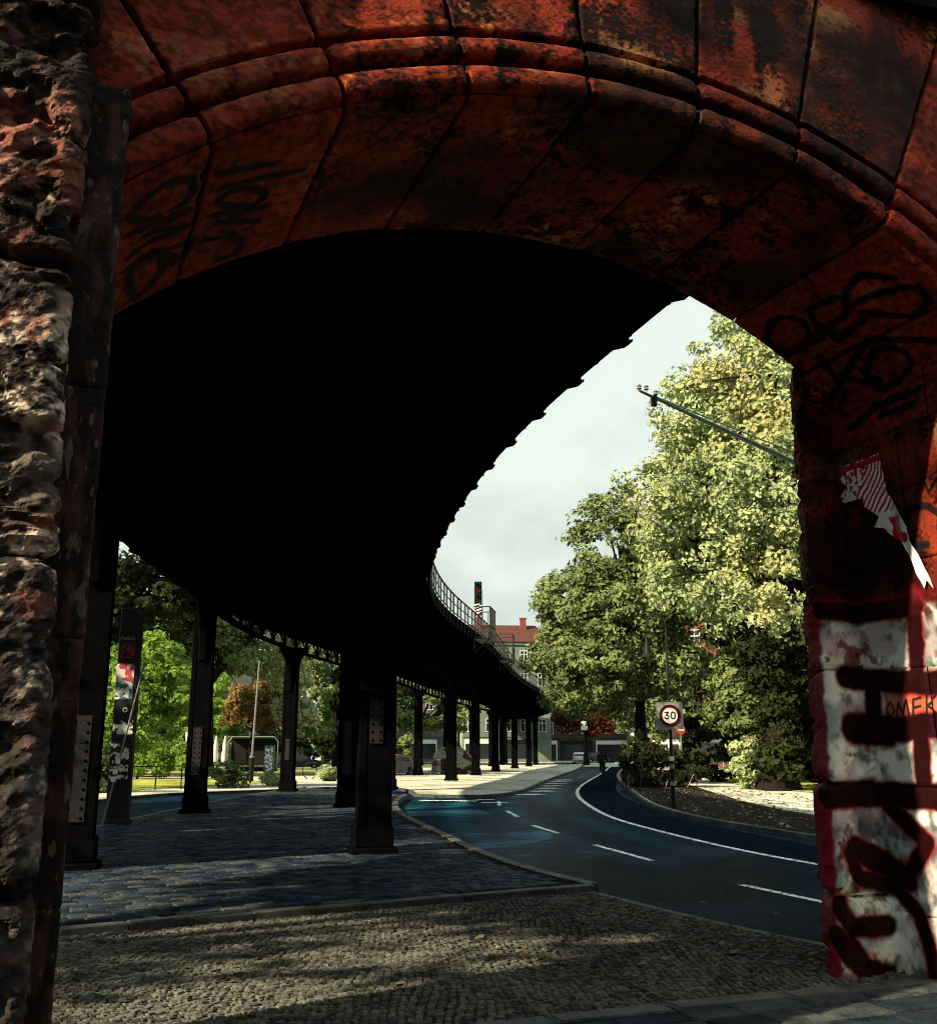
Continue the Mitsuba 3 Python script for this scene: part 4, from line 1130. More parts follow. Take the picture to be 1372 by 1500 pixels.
for k, (x, y) in enumerate(((-3.0, -13.0), (6.5, -11.0), (14.5, -8.0))):  # dense unseen trees added to shut out sky light behind the camera
    tree('avenue_tree', ('dark dense street tree added behind the photographer to block sky light, leftmost of three', 'dark dense street tree added straight behind the photographer to block sky light', 'dark dense street tree added behind the photographer to block sky light, rightmost of three')[k], 'tree', x, y,
         [(0, 0, 11, 5.0, 5, 3.2), (-2, 0.5, 8, 3.8, 4, 2.2), (2.4, 1, 8.0, 3.8, 4, 2.2)], 12000, 0.45, 'leaf_dark', 70 + k, 0.35, puff=1.0, gaps=0.36, group='trees added outside the picture to block sky light')

tree('avenue_tree', 'dark dense street tree added beside the viaduct on the near left outside the picture to cut sky light', 'tree', -17.0, 13.0,  # this and the next two unseen trees are added to lower the ambient light
     [(0, 0, 9.5, 4.2, 4.2, 3.4), (-2, 2, 6.8, 3.2, 3, 2.2), (2, -2, 7.0, 3.0, 3, 2.0)], 13000, 0.36, 'leaf_dark', 81, 0.32, puff=0.9, gaps=0.38)
tree('avenue_tree', 'second dark street tree added beside the viaduct on the left outside the picture to cut sky light', 'tree', -20.0, 23.0,
     [(0, 0, 9.0, 4.2, 4.2, 3.2), (-2, 2, 6.2, 3.2, 3, 2.2), (2, -2, 6.4, 3.0, 3, 2.0)], 13000, 0.36, 'leaf_dark', 82, 0.32, puff=0.9, gaps=0.38)
tree('avenue_tree', 'dark street tree added right of the road, hidden behind the right pier, to cut sky light', 'tree', 15.5, 21.0,
     [(0, 0, 9.0, 4.4, 4.4, 3.6), (-2, 1, 6.0, 3.2, 3, 2.2), (2, -2, 6.2, 3.0, 3, 2.2)], 14000, 0.36, 'leaf_dark', 83, 0.36, puff=0.9, gaps=0.38)
for k, (x, y, lab) in enumerate(((-33, 96, 'clipped hedge behind the far lawn, leftmost'), (-25, 98, 'clipped hedge behind the far lawn, second from the left'), (-17.5, 104, 'clipped hedge behind the dark parked estate car'), (-9.5, 106, 'clipped hedge behind the white parked car at the lawn'))):
    tree('hedge', lab, 'hedge', x, y, [(-2.4, 0, 1.5, 1.7, 0.9, 1.6), (0, 0, 1.7, 1.7, 0.9, 1.8), (2.4, 0, 1.5, 1.7, 0.9, 1.6)], 9000, 0.24, 'leaf_green' if k % 2 else 'leaf_dark', 90 + k, 0.06, puff=0.4, gaps=0.30, split=0.6)
for k, (x, y, lab) in enumerate(((14.6, 55.0, 'dark hedge just right of the ivy covered trunk'), (19.0, 56.0, 'dark hedge far right beside the arch pier'), (23.5, 58.0, 'dark hedge hidden behind the right pier'))):
    tree('hedge', lab, 'hedge', x, y, [(-1.6, 0, 1.9, 1.6, 0.9, 1.9), (0.6, 0, 2.4, 1.7, 0.9, 2.3), (2.0, 0, 2.0, 1.4, 0.9, 2.0)], 12000, 0.22, 'leaf_dark', 96 + k, 0.06, puff=0.4, gaps=0.30, split=0.6)
for k, (x, y, lab) in enumerate(((-27.0, 104.0, 'light green tree behind the far lawn, left of the dark shelter'), (-20.5, 108.0, 'light green tree behind the dark shelter and folded parasols'), (-13.0, 112.0, 'light green tree behind the parked cars at the lawn'))):
    tree('lawn_tree', lab, 'tree', x, y, [(0, 0, 6.5, 3.4, 2.6, 3.0), (-2.4, 0, 4.0, 2.6, 2.2, 2.2), (2.4, 0, 4.2, 2.6, 2.2, 2.2), (0.4, 0, 10.0, 3.0, 2.4, 2.6)], 16000, 0.30, 'leaf_bright' if k != 1 else 'leaf_green', 120 + k, 0.2, puff=0.7, gaps=0.36)
tree('park_bush', 'leafy bush hiding the parked cars beyond the railing on the left', 'bush', -19.0, 60.0,
     [(0, 0, 1.5, 1.5, 1.0, 1.3), (2.0, 0.3, 1.2, 1.2, 1.0, 1.0), (-2.0, 0.3, 1.6, 1.4, 1.0, 1.4)], 9000, 0.17, 'leaf_bright', 130, 0.06, puff=0.4, gaps=0.34, split=0.6)
tree('park_tree', 'broad green tree far left beyond the lawn outside the picture', 'tree', -36.0, 62.0,
     [(0, 0, 7.5, 4.2, 3.4, 3.6), (-3, 0, 5.0, 3.2, 3, 2.4), (3, 0, 5.2, 3.0, 3, 2.4), (0.5, 0, 11, 3.6, 3, 2.6)], 18000, 0.32, 'leaf_green', 140, 0.3, puff=0.8, gaps=0.40)
# fallen leaves
g = np.random.default_rng(77)
lx_ = np.concatenate([g.normal(2.2, 1.1, 260), g.uniform(6.0, 12.5, 2600), g.uniform(-3, 3, 160)])
ly_ = np.concatenate([g.normal(9.2, 1.2, 260), g.uniform(15, 46, 2600), g.uniform(7, 12.5, 160)])
kp = np.array([(x * AX[0] + y * AX[1] > 6.4) and not (y < 16 and x > 3.4) for x, y in zip(lx_, ly_)])
kp &= ~((lx_ > 5.5) & (lx_ < np.interp(ly_, RKERB[:, 1], RKERB[:, 0]) + 0.1))
P = np.column_stack([lx_, ly_, np.where(ly_ > 16, 0.02, 0.02)])[kp]
lf = cat(leaves(P[P[:, 1] > 14], np.tile([0, 0, 3.0], ((P[:, 1] > 14).sum(), 1)), 0.09, g), leaves(P[P[:, 1] <= 14], np.tile([0, 0, 3.5], ((P[:, 1] <= 14).sum(), 1)), 0.058, g))
leafmat('leaf_fallen', lambda p, n, uv: mix((0.06, 0.03, 0.015), (0.30, 0.25, 0.16), cell_rand(p.x * 9, p.y * 9, 3)), 0.3)
put('fallen_leaves', lf, 'leaf_fallen', kind='stuff', label='dry brown leaves scattered on the paving', category='leaves')

# ---------------------------------------------------------------- buildings
mat('render_dark', lambda p, n, uv: mix((0.045, 0.036, 0.032), (0.085, 0.07, 0.06), fbm(p.x, p.y, p.z, 3)), 0.9)
mat('render_green', lambda p, n, uv: mix((0.11, 0.15, 0.125), (0.18, 0.22, 0.19), fbm(p.x, p.y, p.z, 3)), 0.9)
mat('render_grey', lambda p, n, uv: mix((0.06, 0.068, 0.078), (0.12, 0.13, 0.14), fbm(p.x, p.y, p.z, 3)), 0.9)
mat('brick_red', lambda p, n, uv: mix((0.12, 0.045, 0.035), (0.22, 0.085, 0.06), fbm(p.x * 2, p.y * 2, p.z * 2, 3)), 0.9)
mat('roof_tile', lambda p, n, uv: mix((0.055, 0.022, 0.020), (0.11, 0.042, 0.036), fbm(p.x * 3, p.y * 3, p.z * 6, 3)), 0.85)
mat('window_glass', (0.02, 0.026, 0.032), 0.08, specular=0.6)
mat('white_paint', (0.72, 0.74, 0.72), 0.5)
mat('black_paint', (0.012, 0.012, 0.014), 0.45)


def building(label, cx, cy, rot, w, d, floors, cols, wall, roof='roof_tile', fh=3.3, shops=True, lit=None):
    t = thing('street_building', label, 'building')
    to = place(cx, cy, 0, rot)
    h = fh * floors + 0.8
    put('wall', cat(box(-w / 2, w / 2, 0, d, 0, h), box(-w / 2 - 0.15, w / 2 + 0.15, -0.25, 0, h - 0.45, h), box(-w / 2, w / 2, -0.12, 0, fh + 0.25, fh + 0.5)), wall, t, to=to)
    r = trimesh.Trimesh([(-w / 2 - .4, -.5, h), (w / 2 + .4, -.5, h), (w / 2 + .4, d + .4, h), (-w / 2 - .4, d + .4, h), (-w / 2 + 1, d / 2, h + 3.2), (w / 2 - 1, d / 2, h + 3.2)],
                        [(0, 1, 5), (0, 5, 4), (1, 2, 5), (2, 3, 4), (2, 4, 5), (3, 0, 4), (0, 2, 1), (0, 3, 2)], process=False)
    rk = put('roof', r, roof, t, to=to)
    for x in (-w * 0.3, w * 0.22):
        put('chimney', cat(box(x, x + 0.9, d * 0.35, d * 0.35 + 0.7, h + 1, h + 4.0), box(x - .08, x + .98, d * 0.35 - .08, d * 0.35 + .78, h + 4.0, h + 4.15)), 'brick_red', rk, to=to)
    pw = w / cols
    win = mikit.ply(cat(box(-.62, .62, -.06, -0.005, -0.95, -.87), box(-.55, -.48, -.05, -0.003, -.87, .87), box(.48, .55, -.05, -0.003, -.87, .87), box(-.55, .55, -.05, -0.002, .87, .95), box(-.04, .04, -.045, -0.004, -.87, .87), box(-.48, .48, -.04, -0.0045, .3, .37)), 'white_paint')
    pane = mikit.ply(box(-.48, .48, -.02, -0.001, -.87, .87), 'window_glass')
    for f in range(1 if shops else 0, floors):
        for c in range(cols):
            at = to @ T().translate([-w / 2 + (c + 0.5) * pw, 0, fh * f + 1.9])
            k = put('window', win, None, t, to=at)
            put('pane', pane, None, k, to=at)
    if shops:
        for c in range(0, cols - 1, 2):
            x = -w / 2 + (c + 1) * pw
            at = to @ T().translate([x, 0, 0])
            k = put('shop_front', cat(box(-pw * .9, pw * .9, -0.1, -0.002, 2.6, 3.2), box(-pw * .9, -pw * .84, -0.1, -0.003, 0, 2.6), box(pw * .84, pw * .9, -0.1, -0.003, 0, 2.6)), 'white_paint' if c % 4 == 0 else 'black_paint', t, to=at)
            put('pane', box(-pw * .84, pw * .84, -0.05, -0.0015, 0.5, 2.58), 'window_glass', k, to=at)
    return t


building('dark street house closing the view at the far end of the road', 17.5, 168, -0.12, 17, 12, 5, 6, 'render_dark')
building('dark brick house at the far end, right of the white car', 36.0, 160, -0.32, 18, 12, 5, 6, 'brick_red')
building('pale green house with red tiled roof above the viaduct deck', 5.6, 150, 0.12, 13, 12, 5, 5, 'render_green')
building('red brick shop house behind the cafe tables on the right', 27.5, 92, -0.5, 17, 10, 4, 6, 'brick_red')
building('dim grey block behind the trees beyond the right hand columns', -11.5, 152, 0.1, 20, 12, 5, 7, 'render_grey')
building('grey bluish block behind the trees on the far left', -34, 128, 0.25, 24, 12, 5, 8, 'render_grey')
building('dark house hidden behind the shade trees on the right', 44, 66, -0.9, 22, 10, 4, 7, 'render_dark')
building('long grey tenement added far to the left outside the picture to cover low sky', -44, 8, 1.35, 40, 12, 5, 9, 'render_dark')  # three unseen tenements added to darken the shade under the viaduct
building('corner tenement added far to the left outside the picture to cover low sky', -52, -30, 1.0, 26, 12, 5, 7, 'render_dark')
building('tenement added to the right outside the picture to cover low sky', 36, 12, -1.45, 34, 12, 5, 8, 'render_dark')
building('tenement row far left beyond the lawn outside the picture', -62, 84, 0.75, 44, 12, 5, 10, 'render_grey')
# houses added across the street behind the photographer to limit the sky light
building('tall grey house added behind the photographer outside the picture to limit sky light', 6, -30, math.pi, 26, 12, 5, 7, 'render_dark')
building('wide grey house added behind the photographer outside the picture to limit sky light', 34, -22, math.pi + 0.5, 24, 12, 5, 7, 'render_dark')

# ---------------------------------------------------------------- street furniture and the small things
mat('grey_paint', (0.16, 0.18, 0.18), 0.45, specular=0.5)
mat('green_paint', (0.03, 0.10, 0.085), 0.4, specular=0.5)
mat('sign_red', (0.05, 0.005, 0.007), 0.4)
mat('orange_sign', (0.34, 0.05, 0.02), 0.5)
mat('tyre', (0.012, 0.012, 0.013), 0.85)
mat('chrome', (0.45, 0.46, 0.47), 0.3, metallic=0.9)
mat('car_white', (0.70, 0.72, 0.70), 0.25, clearcoat=0.7)
mat('car_dark', (0.02, 0.022, 0.028), 0.25, clearcoat=0.7)
mat('car_red', (0.06, 0.008, 0.010), 0.25, clearcoat=0.7)
mat('car_silver', (0.30, 0.34, 0.34), 0.28, clearcoat=0.7)
mat('lamp_red_glass', (0.30, 0.01, 0.02), 0.2)
mat('cloth_dark', (0.012, 0.012, 0.015), 0.9)
mat('cloth_blue', (0.20, 0.30, 0.38), 0.9)
mat('cloth_white', (0.62, 0.62, 0.60), 0.9)
mat('skin', (0.45, 0.28, 0.20), 0.6)
mat('hair', (0.015, 0.010, 0.008), 0.6)
mat('wood', lambda p, n, uv: mix((0.10, 0.07, 0.045), (0.25, 0.19, 0.13), fbm(p.x * 3, p.y * 30, p.z * 30, 3)), 0.7)
mat('tarp', lambda p, n, uv: mix(mix((0.20, 0.25, 0.21), (0.42, 0.47, 0.40), fbm(p.x * 3, p.y * 3, p.z * 3, 4)), (0.06, 0.035, 0.025), smoothstep(0.52, 0.60, fbm(p.x * 1.3, p.y * 1.3, p.z * 1.3 + 4, 3))), 0.8)

# lamp with a swan neck, and the speed sign on its pole
LX, LY = 5.86, 30.0
lamp = thing('street_lamp', 'slender swan neck street lamp standing over the round speed sign', 'street lamp')
put('pole', tube([(LX, LY, 0), (LX, LY, 1.2), (LX, LY, 1.21), (LX, LY, 5.15)], [0.07, 0.065, 0.048, 0.036], 12), 'black_paint', lamp, smooth=60)
t_ = np.linspace(0, np.pi, 12)
put('swan_neck', tube([(LX - 0.29 + 0.29 * math.cos(q), LY, 5.15 + 0.42 * math.sin(q)) for q in t_] + [(LX - 0.58, LY, 4.85)], 0.026, 8), 'black_paint', lamp, smooth=60)
put('lamp_shade', lathe([(0.0, 0.62), (0.05, 0.62), (0.065, 0.40), (0.10, 0.30), (0.11, 0.14), (0.20, 0.02), (0.20, 0.0), (0.185, 0.0), (0.10, 0.10), (0.0, 0.12)], 24), 'black_paint', lamp, smooth=35, to=place(LX - 0.58, LY, 4.28))
put('bulb', trimesh.creation.icosphere(2, 0.07), 'white_paint', lamp, smooth=True, to=place(LX - 0.58, LY, 4.33))
sp = thing('speed_sign', 'round white 30 sign with dark red ring on a pale board', 'traffic sign')
UP = np.array([[1, 0, 0, 0], [0, 0, -1, 0], [0, 1, 0, 0], [0, 0, 0, 1.0]])        # a drawing in xy stands up, facing the camera (-y)


def stand(x, y, z, rot=0.0):
    m = np.eye(4)
    m[:3, 3] = (x, y, z)
    c, s = math.cos(rot), math.sin(rot)
    r = np.array([[c, -s, 0, 0], [s, c, 0, 0], [0, 0, 1, 0], [0, 0, 0, 1.0]])
    return m @ r @ UP


def disc(r0, r1, d):
    return trimesh.creation.extrude_polygon(shapely.Point(0, 0).buffer(r1, quad_segs=16).difference(shapely.Point(0, 0).buffer(r0, quad_segs=16)) if r0 else shapely.Point(0, 0).buffer(r1, quad_segs=16), d, engine='earcut')


sq = trimesh.creation.extrude_polygon(shapely.box(-0.36, -0.38, 0.36, 0.36).buffer(0.02), 0.012, engine='earcut')
put('board', sq, 'grey_paint', sp, to=stand(LX - 0.02, LY - 0.08, 2.60))
put('face', disc(0, 0.32, 0.01), 'white_paint', sp, to=stand(LX - 0.02, LY - 0.098, 2.60))
put('ring', disc(0.225, 0.315, 0.008), 'sign_red', sp, to=stand(LX - 0.02, LY - 0.110, 2.60))
tm = meshkit.text_mesh('30', 0.20, 0.008, bold=True)
tm.apply_translation([-(tm.bounds[0, 0] + tm.bounds[1, 0]) / 2, -(tm.bounds[0, 1] + tm.bounds[1, 1]) / 2, 0])
put('number', tm, 'black_paint', sp, to=stand(LX - 0.02, LY - 0.111, 2.60))
put('clamp', cat(box(-0.07, 0.07, -0.10, 0.06, 2.35, 2.39), box(-0.07, 0.07, -0.10, 0.06, 2.8, 2.84)), 'grey_paint', sp, to=place(LX, LY))
cab = thing('sticker_sleeve', 'low sleeve of stickers round the foot of the lamp pole', 'sticker')
for k, (z, r) in enumerate(((0.62, 0.1), (0.86, 0.5), (1.1, 0.9), (1.32, 1.3))):
    put('sticker', tube([(LX, LY, z), (LX, LY, z + 0.12)], 0.078 - 0.004 * k, 14, cap=False), ('grey_paint', 'black_paint', 'grey_paint', 'white_paint')[k], cab, smooth=60)

# the long arm reaching over the road
arm = thing('mast_arm', 'green steel mast arm reaching up over the road before the tree', 'mast arm')
tip, end = np.array([2.87, 16.07, 7.5]), np.array([5.84, 19.32, 7.5])
dirn = (end - tip) / np.linalg.norm(end - tip)
root = end + dirn * 3.4
put('arm', tube([tip, tip + dirn * 1.5, end, root], [0.022, 0.035, 0.05, 0.06], 10), 'green_paint', arm, smooth=60)
put('stay', tube([tip + dirn * 0.5 + [0, 0, 0.03], end + [0, 0, 0.16], root + [0, 0, 0.3]], [0.012, 0.014, 0.014], 6), 'green_paint', arm)
put('mast', tube([root + [0, 0, -7.5], root + [0, 0, -6.5], root + [0, 0, 0.6]], [0.13, 0.11, 0.08], 12), 'green_paint', arm, smooth=60)
hd = []
for q, h in ((0.0, 0.05), (0.22, 0.10), (0.52, 0.09)):
    b = tip + dirn * q
    put('insulator', cat(tube([b, b + [0, 0, h]], 0.016, 8), lathe([(0, 0), (0.045, 0.0), (0.03, 0.03), (0.045, 0.05), (0.02, 0.08), (0, 0.085)], 12).apply_translation(b + [0, 0, h - 0.02])), 'grey_paint', arm)
put('clamp', box(-0.05, 0.05, -0.05, 0.05, -0.15, 0.02).apply_translation(tip + dirn * 0.45), 'black_paint', arm)

# railway signal on the deck
i = int(np.argmin(np.abs(EDGE[:, 1] - 51.0)))
q = EDGE[i] + EN[i] * 0.15
sg = thing('railway_signal', 'black railway signal with striped plate standing above the viaduct railing', 'signal')
put('mast', box(-0.04, 0.04, -0.04, 0.04, 6.95, 9.0), 'black_paint', sg, to=place(q[0], q[1]))
put('signal_head', cbox(-0.19, 0.19, -0.12, 0.12, 8.88, 9.98, 0.015), 'black_paint', sg, to=place(q[0], q[1]))
for k, z in enumerate((9.20, 9.50, 9.78)):
    put('signal_lens', cat(disc(0, 0.075, 0.02), disc(0.075, 0.088, 0.09)), 'lamp_red_glass' if k == 1 else 'tyre', sg, to=stand(q[0], q[1] - 0.125, z))
pl = put('stripe_plate', cbox(-0.19, 0.19, -0.06, -0.03, 8.25, 8.86, 0.004), 'black_paint', sg, to=place(q[0], q[1]))
for k in range(4):
    z = 8.29 + 0.15 * k
    s_ = Polygon([(-0.18, z - 8.25), (0.18, z - 8.25 + 0.12), (0.18, z - 8.25 + 0.20), (-0.18, z - 8.25 + 0.08)]).intersection(shapely.box(-0.2, 0, 0.2, 0.6))
    put('white_stripe', trimesh.creation.extrude_polygon(s_, 0.004, engine='earcut'), 'white_paint', pl, to=stand(q[0], q[1] - 0.0605, 8.25))
put('ladder', cat(box(0.21, 0.235, -0.02, 0.02, 7.0, 9.6), *[box(0.06, 0.21, -0.01, 0.01, z, z + 0.02) for z in np.arange(7.2, 8.8, 0.3)]), 'black_paint', sg, to=place(q[0], q[1]))


# cars
def car(label, x, y, rot, paint, long=4.1, wide=1.72, high=1.48, hatch=True, s=1.0):
    t = thing('parked_car', label, 'car')
    to = place(x, y, -0.10, rot, s)
    L, Wd, H_ = long / 2, wide / 2, high
    low = [(-L, 0.35), (-L + 0.05, 0.22), (L - 0.08, 0.22), (L, 0.36), (L - 0.02, 0.66), (L - 0.25, 0.80), (L - 1.0, 0.90), (-L + 0.15, 0.94), (-L - 0.0, 0.80)]
    top = [(L - 1.05, 0.88), (L - 1.75, H_ - 0.06), (L - 2.1, H_), (-L + 0.75, H_ - 0.02), (-L + 0.4, H_ - 0.12), (-L + 0.1, 0.92)]

    def body(poly, w0, taper, zt):
        m = trimesh.creation.extrude_polygon(Polygon(poly).buffer(-0.03).buffer(0.03, quad_segs=3), 1.0, engine='earcut')
        m = m.subdivide_to_size(0.25)
        v = m.vertices.copy()
        u = v[:, 2] - 0.5
        h_, l_ = v[:, 1].copy(), v[:, 0].copy()
        wloc = w0 * (1 - taper * np.clip((h_ - zt) / (H_ - zt), 0, 1)) * (1 - 0.10 * np.clip((np.abs(l_) - L + 0.6) / 0.6, 0, 1) ** 2)
        m.vertices = np.column_stack([l_, u * 2 * wloc, h_])
        trimesh.repair.fix_normals(m)
        return m
    wells = Polygon(low)
    for xw in (L - 0.78, -L + 0.72):
        wells = wells.difference(shapely.Point(xw, 0.30).buffer(0.36))
    put('body', body(list(wells.exterior.coords)[:-1], Wd, 0.06, 0.6), paint, t, smooth=35, to=to)
    put('roof', body(top, Wd - 0.04, 0.22, 0.9), paint, t, smooth=35, to=to)
    side = Polygon([(L - 1.25, 0.94), (L - 1.83, H_ - 0.13), (-L + 0.85, H_ - 0.13), (-L + 0.5, 0.96)]).buffer(-0.03)
    for sgn in (-1, 1):
        for part in (side.intersection(shapely.box(-9, 0, 0.0, 9)), side.intersection(shapely.box(0.06, 0, 9, 9))):
            m = trimesh.creation.extrude_polygon(part, 0.012, engine='earcut')
            v = m.vertices.copy()
            zt = np.clip((v[:, 1] - 0.9) / (H_ - 0.9), 0, 1)
            m.vertices = np.column_stack([v[:, 0], sgn * ((Wd - 0.04) * (1 - 0.22 * zt) + v[:, 2] - 0.003), v[:, 1]])
            trimesh.repair.fix_normals(m)
            put('side_window', m, 'window_glass', t, to=to)
    for (x0, z0), (x1, z1), nm in (((L - 1.13, 0.96), (L - 1.70, H_ - 0.11), 'windscreen'), ((-L + 0.14, 0.99), (-L + 0.38, H_ - 0.17), 'rear_window')):
        e = 0.012 if nm == 'windscreen' else -0.012
        w0_, w1_ = Wd - 0.12, Wd * 0.74
        m = trimesh.convex.convex_hull(np.array([(x0 + e, -w0_, z0), (x0 + e, w0_, z0), (x1 + e, -w1_, z1), (x1 + e, w1_, z1), (x0 + e - 3 * e, -w0_, z0), (x0 - 2 * e, w0_, z0), (x1 - 2 * e, -w1_, z1), (x1 - 2 * e, w1_, z1)]))
        put(nm, m, 'window_glass', t, to=to)
    for xw in (L - 0.78, -L + 0.72):
        for sgn in (-1, 1):
            w = trimesh.creation.revolve([(0.12, -0.09), (0.27, -0.09), (0.30, -0.06), (0.30, 0.06), (0.27, 0.09), (0.12, 0.09)], sections=24)
            w.apply_transform(trimesh.transformations.rotation_matrix(np.pi / 2, [1, 0, 0]))
            w.apply_translation([xw, sgn * (Wd - 0.11), 0.30])
            k = put('wheel', w, 'tyre', t, smooth=40, to=to)
            r = trimesh.creation.cylinder(0.19, 0.10, sections=20)
            r.apply_transform(trimesh.transformations.rotation_matrix(np.pi / 2, [1, 0, 0]))
            r.apply_translation([xw, sgn * (Wd - 0.075), 0.30])
            put('rim', r, 'chrome', k, to=to)
    for sgn in (-1, 1):
        put('headlight', cbox(L - 0.20, L - 0.01, sgn * (Wd - 0.30) - 0.17, sgn * (Wd - 0.30) + 0.17, 0.58, 0.72, 0.03), 'chrome', t, to=to)
        put('tail_light', cbox(-L - 0.012, -L + 0.10, sgn * (Wd - 0.20) - 0.10, sgn * (Wd - 0.20) + 0.10, 0.66, 0.92, 0.02), 'lamp_red_glass', t, to=to)
    put('bumper', cat(cbox(L - 0.10, L + 0.03, -Wd * .86, Wd * .86, 0.30, 0.46, 0.03), cbox(-L - 0.03, -L + 0.1, -Wd * .86, Wd * .86, 0.32, 0.48, 0.03)), 'car_dark', t, to=to)
    put('number_plate', cat(box(-L - 0.045, -L - 0.032, -0.26, 0.26, 0.52, 0.63), box(L + 0.032, L + 0.045, -0.26, 0.26, 0.36, 0.46)), 'white_paint', t, to=to)
    return t


ROADDIR = math.atan2(40, 8)
car('small white hatchback seen from behind on the far road', 15.0, 140.0, ROADDIR, 'car_white')
car('dark car just right of the small white hatchback', 18.0, 148.0, 0.5, 'car_dark')
car('pale silver car parked beyond the thick middle column', -5.35, 71.0, -2.0, 'car_silver')
car('dark estate car parked behind the lawn right of the second lit column', -16.2, 99.0, 0.15, 'car_dark', long=4.6)
car('dark red car half hidden behind the bright green tree', -29.0, 96.0, 0.3, 'car_red')
car('white car parked behind the lawn beside the dark estate car', -10.8, 97.0, 0.1, 'car_white')


# bicycles
def bicycle(key_thing, to, paint='black_paint'):
    R = 0.33
    for x in (-0.52, 0.52):
        w = trimesh.creation.torus(R, 0.019, 28, 8)
        w.apply_transform(trimesh.transformations.rotation_matrix(np.pi / 2, [1, 0, 0]))
        w.apply_translation([x, 0, R + 0.02])
        k = put('wheel', w, 'tyre', key_thing, smooth=60, to=to)
        sp_ = [bar((x, 0, R + 0.02), (x + R * math.cos(a), 0, R + 0.02 + R * math.sin(a)), 0.0025) for a in np.arange(12) * np.pi / 6]
        put('spokes', cat(sp_), 'chrome', k, to=to, kind='stuff')
    fr = [((-0.52, .35), (-0.17, .33)), ((-0.17, .33), (-0.26, .82)), ((-0.17, .33), (0.38, .72)), ((-0.24, .74), (0.36, .80)), ((-0.52, .35), (-0.25, .76)), ((0.52, .35), (0.40, .68)), ((0.40, .66), (0.34, .95))]
    put('frame', cat([tube([(a[0], 0, a[1]), (b[0], 0, b[1])], 0.017, 8) for a, b in fr]), paint, key_thing, smooth=60, to=to)
    put('handlebar', tube([(0.24, -0.28, 0.98), (0.32, -0.2, 1.0), (0.36, 0, 0.96), (0.32, 0.2, 1.0), (0.24, 0.28, 0.98)], 0.013, 8), 'black_paint', key_thing, smooth=60, to=to)
    put('saddle', trimesh.convex.convex_hull(np.array([(-0.38, -.08, .86), (-0.38, .08, .86), (-0.38, -.07, .90), (-0.38, .07, .90), (-0.12, -.02, .87), (-0.12, .02, .87), (-0.12, -.02, .89), (-0.12, .02, .89)])), 'black_paint', key_thing, to=to)
    put('mudguard', tube([(-0.52 + 0.37 * math.cos(a), 0, 0.35 + 0.37 * math.sin(a)) for a in np.linspace(0.5, 3.3, 12)], 0.02, 6), paint, key_thing, to=to)
    put('crank', cat(trimesh.creation.cylinder(0.09, 0.01, sections=20).apply_transform(trimesh.transformations.rotation_matrix(np.pi / 2, [1, 0, 0])).apply_translation([-0.17, 0.04, 0.33]), bar((-0.17, .05, .33), (-0.10, .05, .17), 0.012), bar((-0.17, -.05, .33), (-0.24, -.05, .49), 0.012)), 'chrome', key_thing, to=to)


for x, y, r, lab in ((8.9, 44.2, 0.25, 'bicycle parked nearest the sign pole with its whole wheel showing'), (7.25, 45.4, 0.9, 'bicycle leaning in the dark behind the kerb, left of the other one'),
                     (7.05, 47.4, 1.3, 'bicycle at the kerb deep in the shade of the bush'), (-16.0, 75.0, 0.3, 'small bicycle standing on the far lawn before the dark shelter')):
    b = thing('parked_bicycle', lab, 'bicycle')
    bicycle(b, place(x, y, 0.0, r))


# people
def figure(bones, refine=0.03):
    ms = []
    for a, ra, b, rb in bones:
        A = m3.Manifold.sphere(ra, 12).translate(list(map(float, a)))
        B = m3.Manifold.sphere(rb, 12).translate(list(map(float, b)))
        ms.append(m3.Manifold.batch_hull([A, B]))
    m = m3.Manifold.batch_boolean(ms, m3.OpType.Add).refine_to_length(refine).to_mesh()
    t = trimesh.Trimesh(m.vert_properties[:, :3], m.tri_verts)
    trimesh.smoothing.filter_taubin(t, iterations=8)
    return t


